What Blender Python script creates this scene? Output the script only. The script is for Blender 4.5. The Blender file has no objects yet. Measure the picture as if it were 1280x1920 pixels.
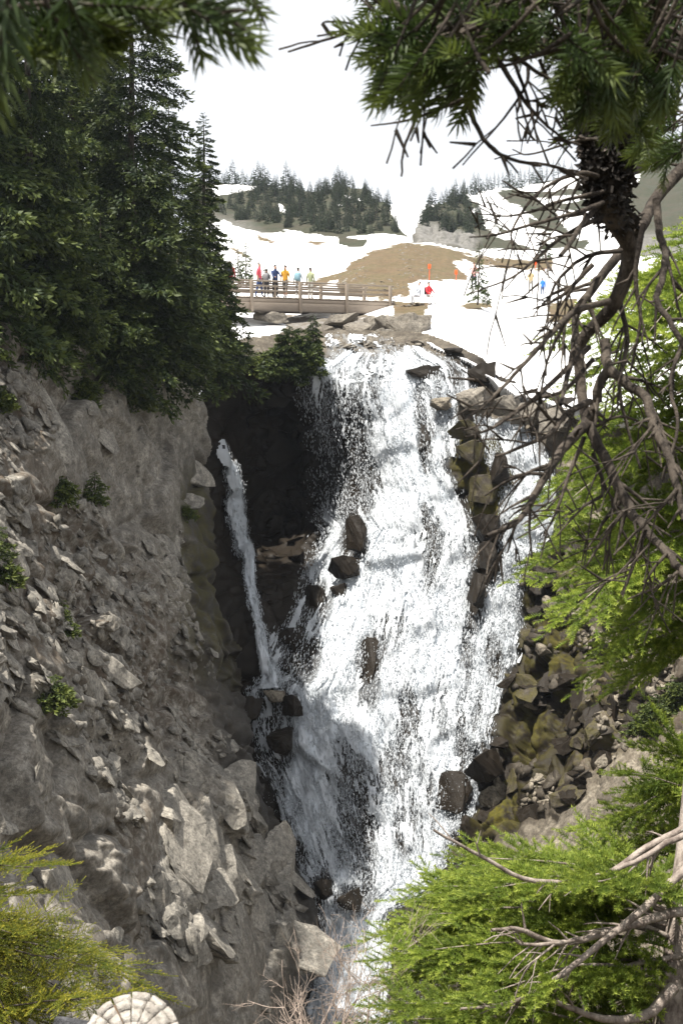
import bpy, bmesh, math, random
import numpy as np
from mathutils import Vector, Matrix

# ------------------------------------------------------------------ camera, sky, sun, exposure
S = bpy.context.scene
C = S.collection
FPX, HOR = 2580.0, 650.0                      # focal length and horizon row in photograph pixels (1280 x 1920)
PITCH = math.atan((960.0 - HOR) / FPX)
cam_d = bpy.data.cameras.new('camera'); cam = bpy.data.objects.new('camera', cam_d); C.objects.link(cam)
cam_d.sensor_fit = 'VERTICAL'; cam_d.sensor_height = 22.3; cam_d.lens = 22.3 * FPX / 1920.0
cam.location = (0, 0, 0); cam.rotation_euler = (math.pi / 2 - PITCH, 0, 0)
cam_d.clip_start = 0.05; cam_d.clip_end = 3000
cam_d.dof.use_dof = True; cam_d.dof.focus_distance = 50.0; cam_d.dof.aperture_fstop = 12.0
S.camera = cam

TO_SUN = Vector((-0.25, -0.20, 0.945)).normalized()
SUN_EL = math.asin(TO_SUN.z)
SUN_AZ = math.atan2(TO_SUN.x, TO_SUN.y)       # clockwise from +Y
W = bpy.data.worlds.new('World'); S.world = W; W.use_nodes = True
nt = W.node_tree; nt.nodes.clear()
sky = nt.nodes.new('ShaderNodeTexSky'); sky.sky_type = 'NISHITA'; sky.sun_disc = False
sky.sun_elevation = SUN_EL; sky.sun_rotation = SUN_AZ; sky.altitude = 1700
cloud = nt.nodes.new('ShaderNodeMix'); cloud.data_type = 'RGBA'
cloud.inputs[0].default_value = 0.88          # thin white cloud over the whole sky
cloud.inputs[7].default_value = (5.9, 5.92, 6.0, 1)
bg = nt.nodes.new('ShaderNodeBackground'); bg.inputs['Strength'].default_value = 0.10
out = nt.nodes.new('ShaderNodeOutputWorld')
nt.links.new(sky.outputs[0], cloud.inputs[6]); nt.links.new(cloud.outputs[2], bg.inputs['Color'])
nt.links.new(bg.outputs[0], out.inputs['Surface'])
sd = bpy.data.lights.new('sun', 'SUN'); sd.energy = 5.0; sd.angle = math.radians(0.53); sd.color = (1.0, 0.95, 0.87)
sun = bpy.data.objects.new('sun', sd); C.objects.link(sun)
sun.rotation_euler = TO_SUN.to_track_quat('Z', 'Y').to_euler(); sun.location = TO_SUN * 100
S.view_settings.view_transform = 'Standard'; S.view_settings.look = 'None'
S.view_settings.exposure = 1.0; S.view_settings.gamma = 1.0; S.view_settings.use_curve_mapping = False
S.cycles.use_denoising = True
S.cycles.max_bounces = 6; S.cycles.diffuse_bounces = 3; S.cycles.transparent_max_bounces = 12

# ------------------------------------------------------------------ numeric helpers
SP, CP = math.sin(PITCH), math.cos(PITCH)
def P(px, py, Y):
    """world point seen at photograph pixel (px, py), Y metres in front of the camera"""
    px = np.asarray(px, float); py = np.asarray(py, float); Y = np.asarray(Y, float)
    a = (px - 640.0) / FPX; b = (960.0 - py) / FPX
    dy = CP + b * SP; dz = -SP + b * CP
    s = Y / dy
    return np.stack([a * s, Y + 0 * s, dz * s], -1)
def PV(px, py, Y): return Vector(P(px, py, Y).tolist())

def h01(ix, iy, iz, seed):
    n = (ix.astype(np.int64) * 374761393 + iy.astype(np.int64) * 668265263 + iz.astype(np.int64) * 2147483647 + seed * 1274126177) & 0xFFFFFFFF
    n = ((n ^ (n >> 13)) * 1274126177) & 0xFFFFFFFF
    n = ((n ^ (n >> 16)) * 2246822519) & 0xFFFFFFFF
    return ((n ^ (n >> 15)) & 0xFFFFFF) / float(0xFFFFFF)
def vnoise(p, seed=0):
    """value noise 0..1 at points p (n,3)"""
    f = np.floor(p); t = p - f; t = t * t * (3 - 2 * t); f = f.astype(np.int64)
    r = 0
    for dx in (0, 1):
        for dy in (0, 1):
            for dz in (0, 1):
                w = (t[:, 0] if dx else 1 - t[:, 0]) * (t[:, 1] if dy else 1 - t[:, 1]) * (t[:, 2] if dz else 1 - t[:, 2])
                r = r + w * h01(f[:, 0] + dx, f[:, 1] + dy, f[:, 2] + dz, seed)
    return r
def fbm(p, octv=4, seed=0, gain=0.5):
    r = 0; a = 1; s = 0
    for o in range(octv):
        r = r + a * vnoise(p * (2.03 ** o) + 17.3 * o, seed + o); s += a; a *= gain
    return r / s
def worley(p, seed=0):
    """faceted cells: returns tilt height, F2-F1 and a random value per cell"""
    f = np.floor(p).astype(np.int64); n = len(p)
    d1 = np.full(n, 9.0); d2 = np.full(n, 9.0); q1 = np.zeros((n, 3)); c1 = np.zeros((n, 3), np.int64)
    for dx in (-1, 0, 1):
        for dy in (-1, 0, 1):
            for dz in (-1, 0, 1):
                c = f + np.array([dx, dy, dz])
                q = c + np.stack([h01(c[:, 0], c[:, 1], c[:, 2], seed + k) for k in (1, 2, 3)], -1)
                d = ((p - q) ** 2).sum(1)
                m = d < d1
                d2 = np.where(m, d1, np.minimum(d2, d))
                d1 = np.where(m, d, d1); q1[m] = q[m]; c1[m] = c[m]
    g = np.stack([h01(c1[:, 0], c1[:, 1], c1[:, 2], seed + k) for k in (5, 6, 7)], -1) - 0.5
    rv = h01(c1[:, 0], c1[:, 1], c1[:, 2], seed + 9)
    tilt = ((p - q1) * g).sum(1)
    return tilt, np.sqrt(d2) - np.sqrt(d1), rv
def rbf(ctrl):
    c = np.array(ctrl, float); xy = c[:, :2] / 300.0; n = len(c)
    K = np.sqrt(((xy[:, None] - xy[None]) ** 2).sum(-1))
    A = np.zeros((n + 3, n + 3)); A[:n, :n] = K + np.eye(n) * -0.02
    A[:n, n] = 1; A[:n, n + 1:] = xy; A[n, :n] = 1; A[n + 1:, :n] = xy.T
    s = np.linalg.solve(A, np.r_[c[:, 2], 0, 0, 0])
    def fn(px, py):
        q = np.stack([np.ravel(px), np.ravel(py)], -1) / 300.0
        r = np.zeros(len(q))
        for i in range(0, len(q), 20000):
            k = np.sqrt(((q[i:i + 20000, None] - xy[None]) ** 2).sum(-1))
            r[i:i + 20000] = k @ s[:n] + s[n] + q[i:i + 20000] @ s[n + 1:]
        return r.reshape(np.shape(px))
    return fn
def inpoly(px, py, poly):
    px = np.asarray(px, float); py = np.asarray(py, float); r = np.zeros(px.shape, bool); n = len(poly)
    for i in range(n):
        x0, y0 = poly[i]; x1, y1 = poly[(i + 1) % n]
        if y0 == y1: continue
        c = ((y0 > py) != (y1 > py)) & (px < (x1 - x0) * (py - y0) / (y1 - y0) + x0)
        r ^= c
    return r
def polydist(px, py, poly, closed=True):
    """distance in pixels to a polyline"""
    px = np.asarray(px, float); py = np.asarray(py, float); d = np.full(px.shape, 1e9); n = len(poly)
    for i in range(n if closed else n - 1):
        x0, y0 = poly[i]; x1, y1 = poly[(i + 1) % n]
        L = (x1 - x0) ** 2 + (y1 - y0) ** 2 + 1e-9
        t = np.clip(((px - x0) * (x1 - x0) + (py - y0) * (y1 - y0)) / L, 0, 1)
        d = np.minimum(d, np.hypot(px - x0 - t * (x1 - x0), py - y0 - t * (y1 - y0)))
    return d
def soft(px, py, poly, w):
    """1 inside, falling to 0 over w pixels round the outline"""
    s = np.where(inpoly(px, py, poly), 1.0, -1.0) * polydist(px, py, poly)
    return np.clip(0.5 + s / (2 * w), 0, 1)
def sstep(a, b, x):
    t = np.clip((x - a) / (b - a), 0, 1); return t * t * (3 - 2 * t)

# ------------------------------------------------------------------ object helpers
def tag(o, label=None, cat=None, group=None, kind=None):
    if label: o['label'] = label
    if cat: o['category'] = cat
    if group: o['group'] = group
    if kind: o['kind'] = kind
    return o
def link(o, parent=None):
    C.objects.link(o)
    if parent is not None: o.parent = parent
    return o
def empty(name, loc=(0, 0, 0), rz=0):
    o = bpy.data.objects.new(name, None); o.location = loc; o.rotation_euler = (0, 0, rz); o.empty_display_size = 0.2
    return link(o)
def mesh_np(name, v, f, mat=None, parent=None, smooth=False, attrs=None, loc=None, k=None):
    """v (n,3) array, f (m,3|4) int array or list of such arrays"""
    me = bpy.data.meshes.new(name)
    fs = f if isinstance(f, list) else [f]
    fs = [np.asarray(x, np.int32) for x in fs if len(x)]
    v = np.asarray(v, np.float32)
    me.vertices.add(len(v)); me.vertices.foreach_set('co', v.ravel())
    idx = np.concatenate([x.ravel() for x in fs]); tot = np.concatenate([np.full(len(x), x.shape[1], np.int32) for x in fs])
    st = np.concatenate([[0], np.cumsum(tot)[:-1]]).astype(np.int32)
    me.loops.add(len(idx)); me.loops.foreach_set('vertex_index', idx)
    me.polygons.add(len(tot)); me.polygons.foreach_set('loop_start', st); me.polygons.foreach_set('loop_total', tot)
    if smooth: me.polygons.foreach_set('use_smooth', np.ones(len(tot), bool))
    for an, av in (attrs or {}).items():
        a = me.attributes.new(an, 'FLOAT', 'POINT'); a.data.foreach_set('value', np.asarray(av, np.float32))
    me.update(calc_edges=True); me.validate()
    if mat: me.materials.append(mat)
    o = bpy.data.objects.new(name, me)
    if loc is not None: o.location = loc
    return link(o, parent)

# ------------------------------------------------------------------ material helpers
class NT:
    def __init__(s, name):
        s.m = bpy.data.materials.new(name); s.m.use_nodes = True; s.t = s.m.node_tree; s.t.nodes.clear()
        s.out = s.n('ShaderNodeOutputMaterial'); s.b = s.n('ShaderNodeBsdfPrincipled'); s.l(s.b.outputs[0], s.out.inputs[0])
        s.co = None
    def n(s, t, **kw):
        x = s.t.nodes.new(t)
        for k, v in kw.items(): setattr(x, k, v)
        return x
    def l(s, a, b): s.t.links.new(a, b)
    def pos(s):
        if s.co is None: s.co = s.n('ShaderNodeNewGeometry').outputs['Position']
        return s.co
    def obj(s): return s.n('ShaderNodeTexCoord').outputs['Object']
    def noise(s, scale, detail=4, rough=0.55, vec=None, stretch=None):
        x = s.n('ShaderNodeTexNoise'); x.inputs['Scale'].default_value = scale; x.inputs['Detail'].default_value = detail; x.inputs['Roughness'].default_value = rough
        v = vec if vec is not None else s.pos()
        if stretch:
            mp = s.n('ShaderNodeMapping'); mp.inputs['Scale'].default_value = stretch; s.l(v, mp.inputs[0]); v = mp.outputs[0]
        s.l(v, x.inputs['Vector']); return x.outputs['Fac']
    def ramp(s, fac, *stops):
        r = s.n('ShaderNodeValToRGB'); e = r.color_ramp.elements
        while len(e) < len(stops): e.new(0.5)
        for i, (p, c) in enumerate(stops):
            e[i].position = p; e[i].color = (c, c, c, 1) if not hasattr(c, '__len__') else (*c, 1)
        s.l(fac, r.inputs[0]); return r.outputs[0]
    def mix(s, fac, a, b, mode='MIX'):
        x = s.n('ShaderNodeMix', data_type='RGBA', blend_type=mode)
        for sock, val in ((x.inputs[0], fac), (x.inputs[6], a), (x.inputs[7], b)):
            if hasattr(val, 'links'): s.l(val, sock)
            elif hasattr(val, '__len__'): sock.default_value = (*val[:3], 1)
            else: sock.default_value = val
        return x.outputs[2]
    def math(s, op, a, b=0.0):
        x = s.n('ShaderNodeMath', operation=op)
        for sock, val in ((x.inputs[0], a), (x.inputs[1], b)):
            if hasattr(val, 'links'): s.l(val, sock)
            else: sock.default_value = val
        return x.outputs[0]
    def attr(s, name): return s.n('ShaderNodeAttribute', attribute_name=name).outputs['Fac']
    def set(s, **kw):
        names = {'color': 'Base Color', 'rough': 'Roughness', 'spec': 'Specular IOR Level', 'sub': 'Subsurface Weight', 'trans': 'Transmission Weight', 'alpha': 'Alpha'}
        for k, v in kw.items():
            sock = s.b.inputs[names[k]]
            if hasattr(v, 'links'): s.l(v, sock)
            elif hasattr(v, '__len__'): sock.default_value = (*v[:3], 1)
            else: sock.default_value = v
        return s
    def bump(s, h, strength=0.4, dist=0.05):
        b = s.n('ShaderNodeBump'); b.inputs['Strength'].default_value = strength; b.inputs['Distance'].default_value = dist
        s.l(h, b.inputs['Height']); s.l(b.outputs[0], s.b.inputs['Normal']); return s
def plain(name, col, rough=0.8, var=0.25, scale=8.0, spec=0.3, objspace=True):
    m = NT(name); v = m.obj() if objspace else None
    n = m.noise(scale, 3, vec=v)
    m.set(color=m.mix(n, tuple(c * (1 - var) for c in col), tuple(min(1, c * (1 + var)) for c in col)), rough=rough, spec=spec)
    return m.m

def rock_material(name, dark, mid, light, big=0.35):
    m = NT(name)
    n1 = m.noise(big, 6, 0.6); n2 = m.noise(2.2, 6, 0.65); n3 = m.noise(14, 4, 0.6); st = m.noise(1.2, 4, 0.6, stretch=(1.5, 1.0, 5.0))
    col = m.mix(m.ramp(n1, (0.35, 0.0), (0.65, 1.0)), dark, mid)
    col = m.mix(m.ramp(n2, (0.45, 0.0), (0.66, 0.9)), col, light)
    col = m.mix(m.ramp(m.noise(6.5, 5, 0.7), (0.50, 0.0), (0.66, 0.75)), col, tuple(c * 0.5 for c in dark))
    col = m.mix(m.ramp(st, (0.55, 0.0), (0.70, 0.4)), col, (0.115, 0.092, 0.068))
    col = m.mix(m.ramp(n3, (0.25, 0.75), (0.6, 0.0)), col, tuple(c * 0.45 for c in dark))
    lich = m.noise(5.5, 5, 0.7); col = m.mix(m.ramp(lich, (0.62, 0.0), (0.70, 0.5)), col, (0.22, 0.225, 0.20))
    wet = m.attr('wet'); moss = m.attr('moss'); soil = m.attr('soil')
    col = m.mix(m.math('MULTIPLY', soil, m.ramp(m.noise(3, 5, 0.7), (0.38, 0.0), (0.58, 1.0))), col, (0.085, 0.066, 0.048))
    col = m.mix(m.math('MULTIPLY', wet, 0.985), col, m.mix(n2, (0.006, 0.005, 0.004), (0.028, 0.021, 0.014)))
    mo = m.math('MULTIPLY', moss, m.ramp(m.noise(1.6, 6, 0.7), (0.42, 0.0), (0.56, 1.0)))
    mc = m.mix(m.noise(5, 4), (0.032, 0.038, 0.008), (0.115, 0.092, 0.015))
    col = m.mix(mo, col, mc)
    m.set(color=col, spec=0.16)
    r = m.mix(m.math('MULTIPLY', wet, m.math('SUBTRACT', 1.0, mo)), (0.9, 0.9, 0.9), (0.42, 0.42, 0.42)); m.set(rough=r)
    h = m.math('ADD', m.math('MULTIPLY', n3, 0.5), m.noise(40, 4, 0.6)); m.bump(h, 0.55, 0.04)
    return m.m
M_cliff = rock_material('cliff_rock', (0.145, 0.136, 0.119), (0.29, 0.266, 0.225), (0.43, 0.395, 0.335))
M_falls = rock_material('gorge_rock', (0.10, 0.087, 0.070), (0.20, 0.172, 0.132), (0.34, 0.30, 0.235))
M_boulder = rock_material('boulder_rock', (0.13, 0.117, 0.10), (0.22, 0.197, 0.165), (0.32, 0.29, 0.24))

# ------------------------------------------------------------------ the setting: gorge, snow, hills
GRID = {}
def relief(name, box, step, depth, disp, keep, mat, attrs=None, skirt=6.0, smooth=False, blur=1):
    x0, x1, y0, y1 = box
    sx, sy = step if hasattr(step, '__len__') else (step, step)
    nx = int((x1 - x0) / sx) + 1; ny = int((y1 - y0) / sy) + 1
    px, py = np.meshgrid(np.linspace(x0, x1, nx), np.linspace(y0, y1, ny))
    base = P(px, py, depth(px, py))
    du = np.gradient(base, axis=1); dv = np.gradient(base, axis=0)
    n = np.cross(dv, du); n /= np.linalg.norm(n, axis=2, keepdims=True) + 1e-9
    n = np.where((n * base).sum(-1, keepdims=True) > 0, -n, n)          # towards the viewer's side
    for _ in range(2):                                                 # smooth the normals
        n[1:-1, 1:-1] = (n[1:-1, 1:-1] * 2 + n[:-2, 1:-1] + n[2:, 1:-1] + n[1:-1, :-2] + n[1:-1, 2:]) / 6
    n /= np.linalg.norm(n, axis=2, keepdims=True) + 1e-9
    v = base.reshape(-1, 3); nn = n.reshape(-1, 3)
    if disp is not None:
        d = disp(v, nn, px.ravel(), py.ravel()).reshape(ny, nx)
        for _ in range(blur): d[1:-1, 1:-1] = (d[1:-1, 1:-1] * 2 + d[:-2, 1:-1] + d[2:, 1:-1] + d[1:-1, :-2] + d[1:-1, 2:]) / 6
        d = d.ravel()
        v = v + nn * d[:, None]
        GRID[name] = (x0, y0, (x1 - x0) / (nx - 1), (y1 - y0) / (ny - 1), d.reshape(ny, nx), n, v.reshape(ny, nx, 3).copy())
    k = keep(px, py) if keep is not None else np.ones(px.shape, bool)
    id_ = np.arange(nx * ny).reshape(ny, nx)
    fk = k[:-1, :-1] & k[1:, :-1] & k[:-1, 1:] & k[1:, 1:]
    q = np.stack([id_[:-1, :-1], id_[1:, :-1], id_[1:, 1:], id_[:-1, 1:]], -1)[fk]
    at = {a: fn(px.ravel(), py.ravel(), v) for a, fn in (attrs or {}).items()}
    if skirt:                                                          # border faces run back so that edges are solid
        e = np.concatenate([q[:, [0, 1]], q[:, [1, 2]], q[:, [2, 3]], q[:, [3, 0]]])
        key = np.sort(e, 1); key = key[:, 0].astype(np.int64) * (nx * ny) + key[:, 1]
        u, inv, cnt = np.unique(key, return_inverse=True, return_counts=True)
        be = e[cnt[inv] == 1]
        bv = np.unique(be); mp = np.full(nx * ny, -1, np.int64); mp[bv] = np.arange(len(bv)) + len(v)
        ray = v[bv] / np.linalg.norm(v[bv], axis=1, keepdims=True)
        nv = v[bv] + ray * skirt - nn[bv] * 0.3 * skirt
        v = np.concatenate([v, nv]); at = {a: np.r_[x, x[bv]] for a, x in at.items()}
        sk = np.stack([be[:, 1], be[:, 0], mp[be[:, 0]], mp[be[:, 1]]], -1)
        q = np.concatenate([q, sk])
    used = np.unique(q); rm = np.zeros(len(v), np.int64); rm[used] = np.arange(len(used))
    o = mesh_np(name, v[used], rm[q], mat, smooth=smooth, attrs={a: x[used] for a, x in at.items()})
    return tag(o, kind='structure')

def frame(e1, up=(0, 0, 1)):
    e1 = np.array(e1, float); e1 /= np.linalg.norm(e1); e2 = np.cross(e1, up); e2 /= np.linalg.norm(e2); e3 = np.cross(e1, e2)
    return np.stack([e1, e2, e3])
def blocks(p, R, size, seed, tilt=1.0, step=0.5, crack=0.12):
    """fractured blocks: size (3) in metres along the frame R"""
    q = (p @ R.T) / np.array(size)
    q = q + 0.25 * (np.stack([vnoise(q * 1.7, seed + 21), vnoise(q * 1.7 + 9, seed + 22), vnoise(q * 1.7 + 19, seed + 23)], -1) - 0.5)
    t, g, r = worley(q, seed)
    return tilt * t + step * (r - 0.5) - crack * np.exp(-(g / 0.09) ** 2) , g, r

# --- left cliff
D_left = rbf([(-60, 560, 36), (0, 600, 37), (100, 660, 42), (200, 700, 46), (300, 730, 50), (400, 700, 57),
              (-60, 900, 32), (0, 900, 33), (100, 900, 38), (200, 900, 43.5), (300, 900, 49), (380, 900, 55),
              (-60, 1200, 27), (0, 1200, 28.5), (100, 1200, 32), (200, 1200, 38), (300, 1200, 43), (390, 1200, 49), (440, 1290, 52.5),
              (-60, 1500, 24), (0, 1500, 25), (100, 1500, 28), (250, 1500, 34), (400, 1500, 41), (510, 1500, 48),
              (-60, 1960, 20), (0, 1900, 21), (150, 1900, 25), (300, 1900, 30), (420, 1900, 36), (540, 1900, 42), (560, 1640, 47.5), (600, 1760, 45.5), (570, 1960, 42)])
EDGE_L = [(395, 640), (400, 760), (392, 900), (400, 1050), (430, 1200), (448, 1290), (470, 1390), (505, 1480), (535, 1570), (560, 1640), (598, 1725), (600, 1790), (580, 1860), (590, 1960)]
def keep_left(px, py):
    ex = np.interp(py, [p[1] for p in EDGE_L], [p[0] for p in EDGE_L])
    wob = 9 * (vnoise(np.stack([py.ravel() / 23, 0 * py.ravel(), 0 * py.ravel()], -1), 5).reshape(py.shape) - 0.5)
    top = np.interp(px, [-60, 0, 60, 130, 250, 400], [560, 590, 640, 665, 690, 700])
    return (px < ex + wob) & (py > top - 40)
R_str = frame((0.15, 0.80, -0.58))
R_blk = frame((0.3, 0.9, 0.1))
def disp_left(p, n, px, py):
    slab = soft(px, py, [(300, 1440), (420, 1400), (500, 1560), (560, 1700), (560, 1860), (400, 1900), (330, 1720), (260, 1560)], 30)
    slab = np.maximum(slab, soft(px, py, [(80, 760), (150, 740), (240, 900), (330, 780), (390, 800), (380, 1000), (200, 990), (90, 860)], 25))
    slab = np.maximum(slab, soft(px, py, [(0, 1300), (110, 1400), (200, 1700), (230, 1920), (0, 1960)], 30) * 0.8)
    b1, g1, r1 = blocks(p, R_blk, (3.6, 2.4, 2.6), 15, 1.3, 0.5, 0.22)
    b2, g2, r2 = blocks(p, R_str, (1.7, 0.7, 0.55), 31, 1.1, 0.8, 0.22)
    b3, g3, r3 = blocks(p, R_str, (0.55, 0.30, 0.22), 51, 1.0, 0.7, 0.15)
    d = 0.85 * b1 + (0.36 * b2 + 0.13 * b3) * (1 - 0.8 * slab) + 0.08 * b2 * slab
    d *= 1 - 0.6 * sstep(1420, 1580, py) * sstep(180, 300, px)
    d += 0.5 * (fbm(p * 0.35, 3, 3) - 0.5) + 0.10 * (fbm(p * 3.0, 4, 7) - 0.5)
    return d
WETLINE = [(400, 690), (560, 690), (600, 900), (560, 1100), (480, 1290), (470, 1390), (540, 1560), (600, 1740), (590, 1960)]
def wet_left(px, py, v):
    ex = np.interp(py, [p[1] for p in EDGE_L], [p[0] for p in EDGE_L])
    n = fbm(v * 0.6, 3, 71)
    return np.clip(sstep(105, 10, ex - px + 70 * (n - 0.5)) * sstep(800, 1000, py + 60 * n), 0, 1)
def moss_left(px, py, v):
    return np.maximum(soft(px, py, [(330, 900), (400, 880), (430, 1200), (430, 1290), (340, 1230), (320, 1020)], 30) * 0.45,
                      0.25 * soft(px, py, [(100, 650), (380, 700), (380, 800), (200, 760)], 30))
def soil_left(px, py, v):
    return np.clip(0.35 + 0.65 * soft(px, py, [(-60, 640), (60, 640), (110, 760), (60, 860), (300, 1100), (420, 1350), (300, 1400), (-60, 1150)], 40) + 0.5 * soft(px, py, [(210, 1500), (330, 1520), (330, 1760), (230, 1740)], 30), 0, 1)
cliff = relief('cliff', (-60, 620, 560, 1960), (1.55, 2.7), D_left, disp_left, keep_left, M_cliff, {'wet': wet_left, 'moss': moss_left, 'soil': soil_left}, smooth=True, blur=3)

# --- falls face and right bank
D_falls = rbf([(380, 640, 66), (400, 690, 63), (500, 690, 63), (600, 690, 62), (600, 640, 67), (700, 665, 63), (700, 630, 68), (800, 690, 62), (800, 640, 66), (900, 740, 60.5), (900, 690, 62.5), (1000, 800, 58.5), (1060, 800, 57), (1000, 745, 60), (1300, 790, 52),
               (400, 850, 62.5), (450, 780, 65.5), (520, 780, 66), (520, 900, 67), (580, 850, 65.5), (640, 930, 62.6), (620, 760, 62.5), (450, 1000, 64.5), (500, 1000, 66.8), (560, 1000, 65.8), (560, 1065, 62), (380, 1000, 60),
               (680, 740, 61.5), (700, 830, 61), (800, 800, 60.5), (750, 960, 58.8), (860, 960, 58.3), (950, 900, 57.8), (1030, 900, 56.5), (1150, 950, 53), (1300, 950, 50),
               (650, 1050, 58.7), (550, 1100, 58.8), (470, 1120, 58.8), (390, 1200, 57.5), (750, 1150, 56.5), (880, 1150, 56), (1000, 1100, 55), (1100, 1050, 53),
               (500, 1290, 55.3), (440, 1320, 55.5), (650, 1300, 54.5), (800, 1300, 54), (950, 1300, 53), (1060, 1250, 51.5), (1200, 1200, 48), (1300, 1150, 46),
               (480, 1430, 54), (600, 1500, 52.3), (750, 1500, 51.5), (880, 1500, 50.8), (960, 1550, 48.5), (1100, 1450, 46.5), (1300, 1350, 43),
               (560, 1620, 51), (700, 1640, 50), (800, 1640, 49.6), (850, 1660, 48.8), (640, 1760, 48), (580, 1800, 47.5), (660, 1900, 45.2), (600, 1970, 44), (800, 1800, 47), (1000, 1640, 44), (1200, 1500, 42.5), (1300, 1600, 40), (900, 1970, 42), (1300, 1970, 36)])
SNOW_EDGE = [(380, 655), (450, 655), (520, 645), (560, 640), (620, 640), (700, 640), (770, 640), (800, 646), (850, 664), (905, 692), (935, 722), (1000, 748), (1060, 768), (1300, 790)]
def keep_falls(px, py):
    ey = np.interp(px, [p[0] for p in SNOW_EDGE], [p[1] for p in SNOW_EDGE])
    return py > ey - 22
RIGHT_BANK = [(860, 1040), (1000, 1000), (1300, 900), (1300, 1970), (760, 1970), (850, 1640), (830, 1520), (880, 1400), (960, 1300), (1000, 1090)]
SLAB_R = [(930, 1600), (1060, 1500), (1250, 1380), (1300, 1400), (1300, 1700), (940, 1700)]
R_rb = frame((-0.5, -0.4, -0.75))
def disp_falls(p, n, px, py):
    rb = soft(px, py, RIGHT_BANK, 40); sl = soft(px, py, SLAB_R, 22)
    top = sstep(720, 660, py) * (px < 900)
    b1, g1, r1 = blocks(p, R_blk, (2.6, 2.2, 2.4), 111, 1.2, 0.9, 0.2)
    b2, g2, r2 = blocks(p, R_rb, (1.5, 0.95, 0.85), 131, 1.3, 1.0, 0.3)
    b3, g3, r3 = blocks(p, R_rb, (0.42, 0.28, 0.28), 151, 1.0, 0.8, 0.2)
    d = (0.42 * b1 + 0.16 * b2) * (1 - rb) + rb * (1 - sl) * (0.55 * b1 + 0.80 * b2 + 0.16 * b3) + sl * (0.22 * b1 + 0.06 * b2)
    d = d * (1 - 0.75 * top)
    return d + 0.10 * (fbm(p * 2.5, 4, 7) - 0.5) + 0.35 * (fbm(p * 0.5, 3, 5) - 0.5) * (1 - top)
def wet_falls(px, py, v):
    n = fbm(v * 0.7, 3, 72)
    dry = soft(px, py, [(1100, 1110), (1160, 1060), (1300, 1000), (1300, 1970), (880, 1970), (950, 1600), (1040, 1500), (1100, 1380), (1130, 1200)], 45)
    dry = np.maximum(dry, soft(px, py, [(840, 745), (1000, 770), (1300, 780), (1300, 1000), (1080, 980), (1030, 830), (880, 790)], 14))
    dry = np.maximum(dry, 0.6 * sstep(690, 650, py))
    return np.clip(1.15 - dry * 1.25 + 0.5 * (n - 0.5), 0, 1)
def moss_falls(px, py, v):
    m = soft(px, py, [(840, 790), (900, 800), (960, 860), (960, 960), (900, 990), (850, 880)], 12) * 1.0
    m = np.maximum(m, soft(px, py, [(890, 1460), (960, 1450), (960, 1560), (900, 1570)], 14))
    m = np.maximum(m, 0.75 * soft(px, py, [(980, 1120), (1090, 1080), (1130, 1200), (1060, 1300), (1010, 1400), (990, 1480), (940, 1450), (970, 1280)], 25))
    m = np.maximum(m, 0.5 * soft(px, py, [(1060, 1200), (1200, 1250), (1180, 1400), (1030, 1480)], 25))
    return np.maximum(m, 0.6 * soft(px, py, [(720, 670), (765, 672), (765, 705), (730, 700)], 6))
def soil_falls(px, py, v):
    return np.clip(soft(px, py, [(1060, 1200), (1250, 1150), (1300, 1350), (1180, 1400), (1030, 1500), (960, 1520)], 30) * 0.9 + 0.3, 0, 1) * (1 - soft(px, py, SLAB_R, 15))
gorge = relief('gorge', (380, 1300, 600, 1960), 2.5, D_falls, disp_falls, keep_falls, M_falls, {'wet': wet_falls, 'moss': moss_falls, 'soil': soil_falls}, smooth=True)

# --- upper ground with snow
def ground_material(name, brown, green, snowy=True):
    m = NT(name)
    n1 = m.noise(0.25, 6, 0.6); n2 = m.noise(1.8, 6, 0.7); n3 = m.noise(9, 4, 0.6)
    col = m.mix(m.ramp(n1, (0.35, 0.0), (0.65, 1.0)), brown, green)
    col = m.mix(m.ramp(n2, (0.40, 0.0), (0.75, 0.8)), col, tuple(c * 1.7 for c in brown))
    col = m.mix(m.ramp(n3, (0.3, 0.6), (0.55, 0.0)), col, tuple(c * 0.4 for c in brown))
    rk = m.attr('rocky'); col = m.mix(m.math('MULTIPLY', rk, m.ramp(n2, (0.35, 0.3), (0.6, 1.0))), col, m.mix(n3, (0.10, 0.095, 0.09), (0.26, 0.25, 0.235)))
    s = m.attr('snow')
    sn = m.ramp(m.math('ADD', s, m.math('MULTIPLY', m.math('SUBTRACT', m.noise(0.7, 8, 0.7), 0.5), 1.1)), (0.47, 0.0), (0.53, 1.0))
    col = m.mix(sn, col, m.mix(m.noise(0.5, 4), (0.80, 0.80, 0.80), (0.86, 0.86, 0.86)))
    m.set(color=col, rough=0.9, spec=0.2); m.bump(m.math('ADD', n3, m.noise(30, 3)), 0.5, 0.05)
    return m.m
M_ground = ground_material('meadow_and_snow', (0.105, 0.074, 0.043), (0.09, 0.08, 0.04))
M_hill = ground_material('hillside', (0.045, 0.041, 0.027), (0.026, 0.036, 0.019))
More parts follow.
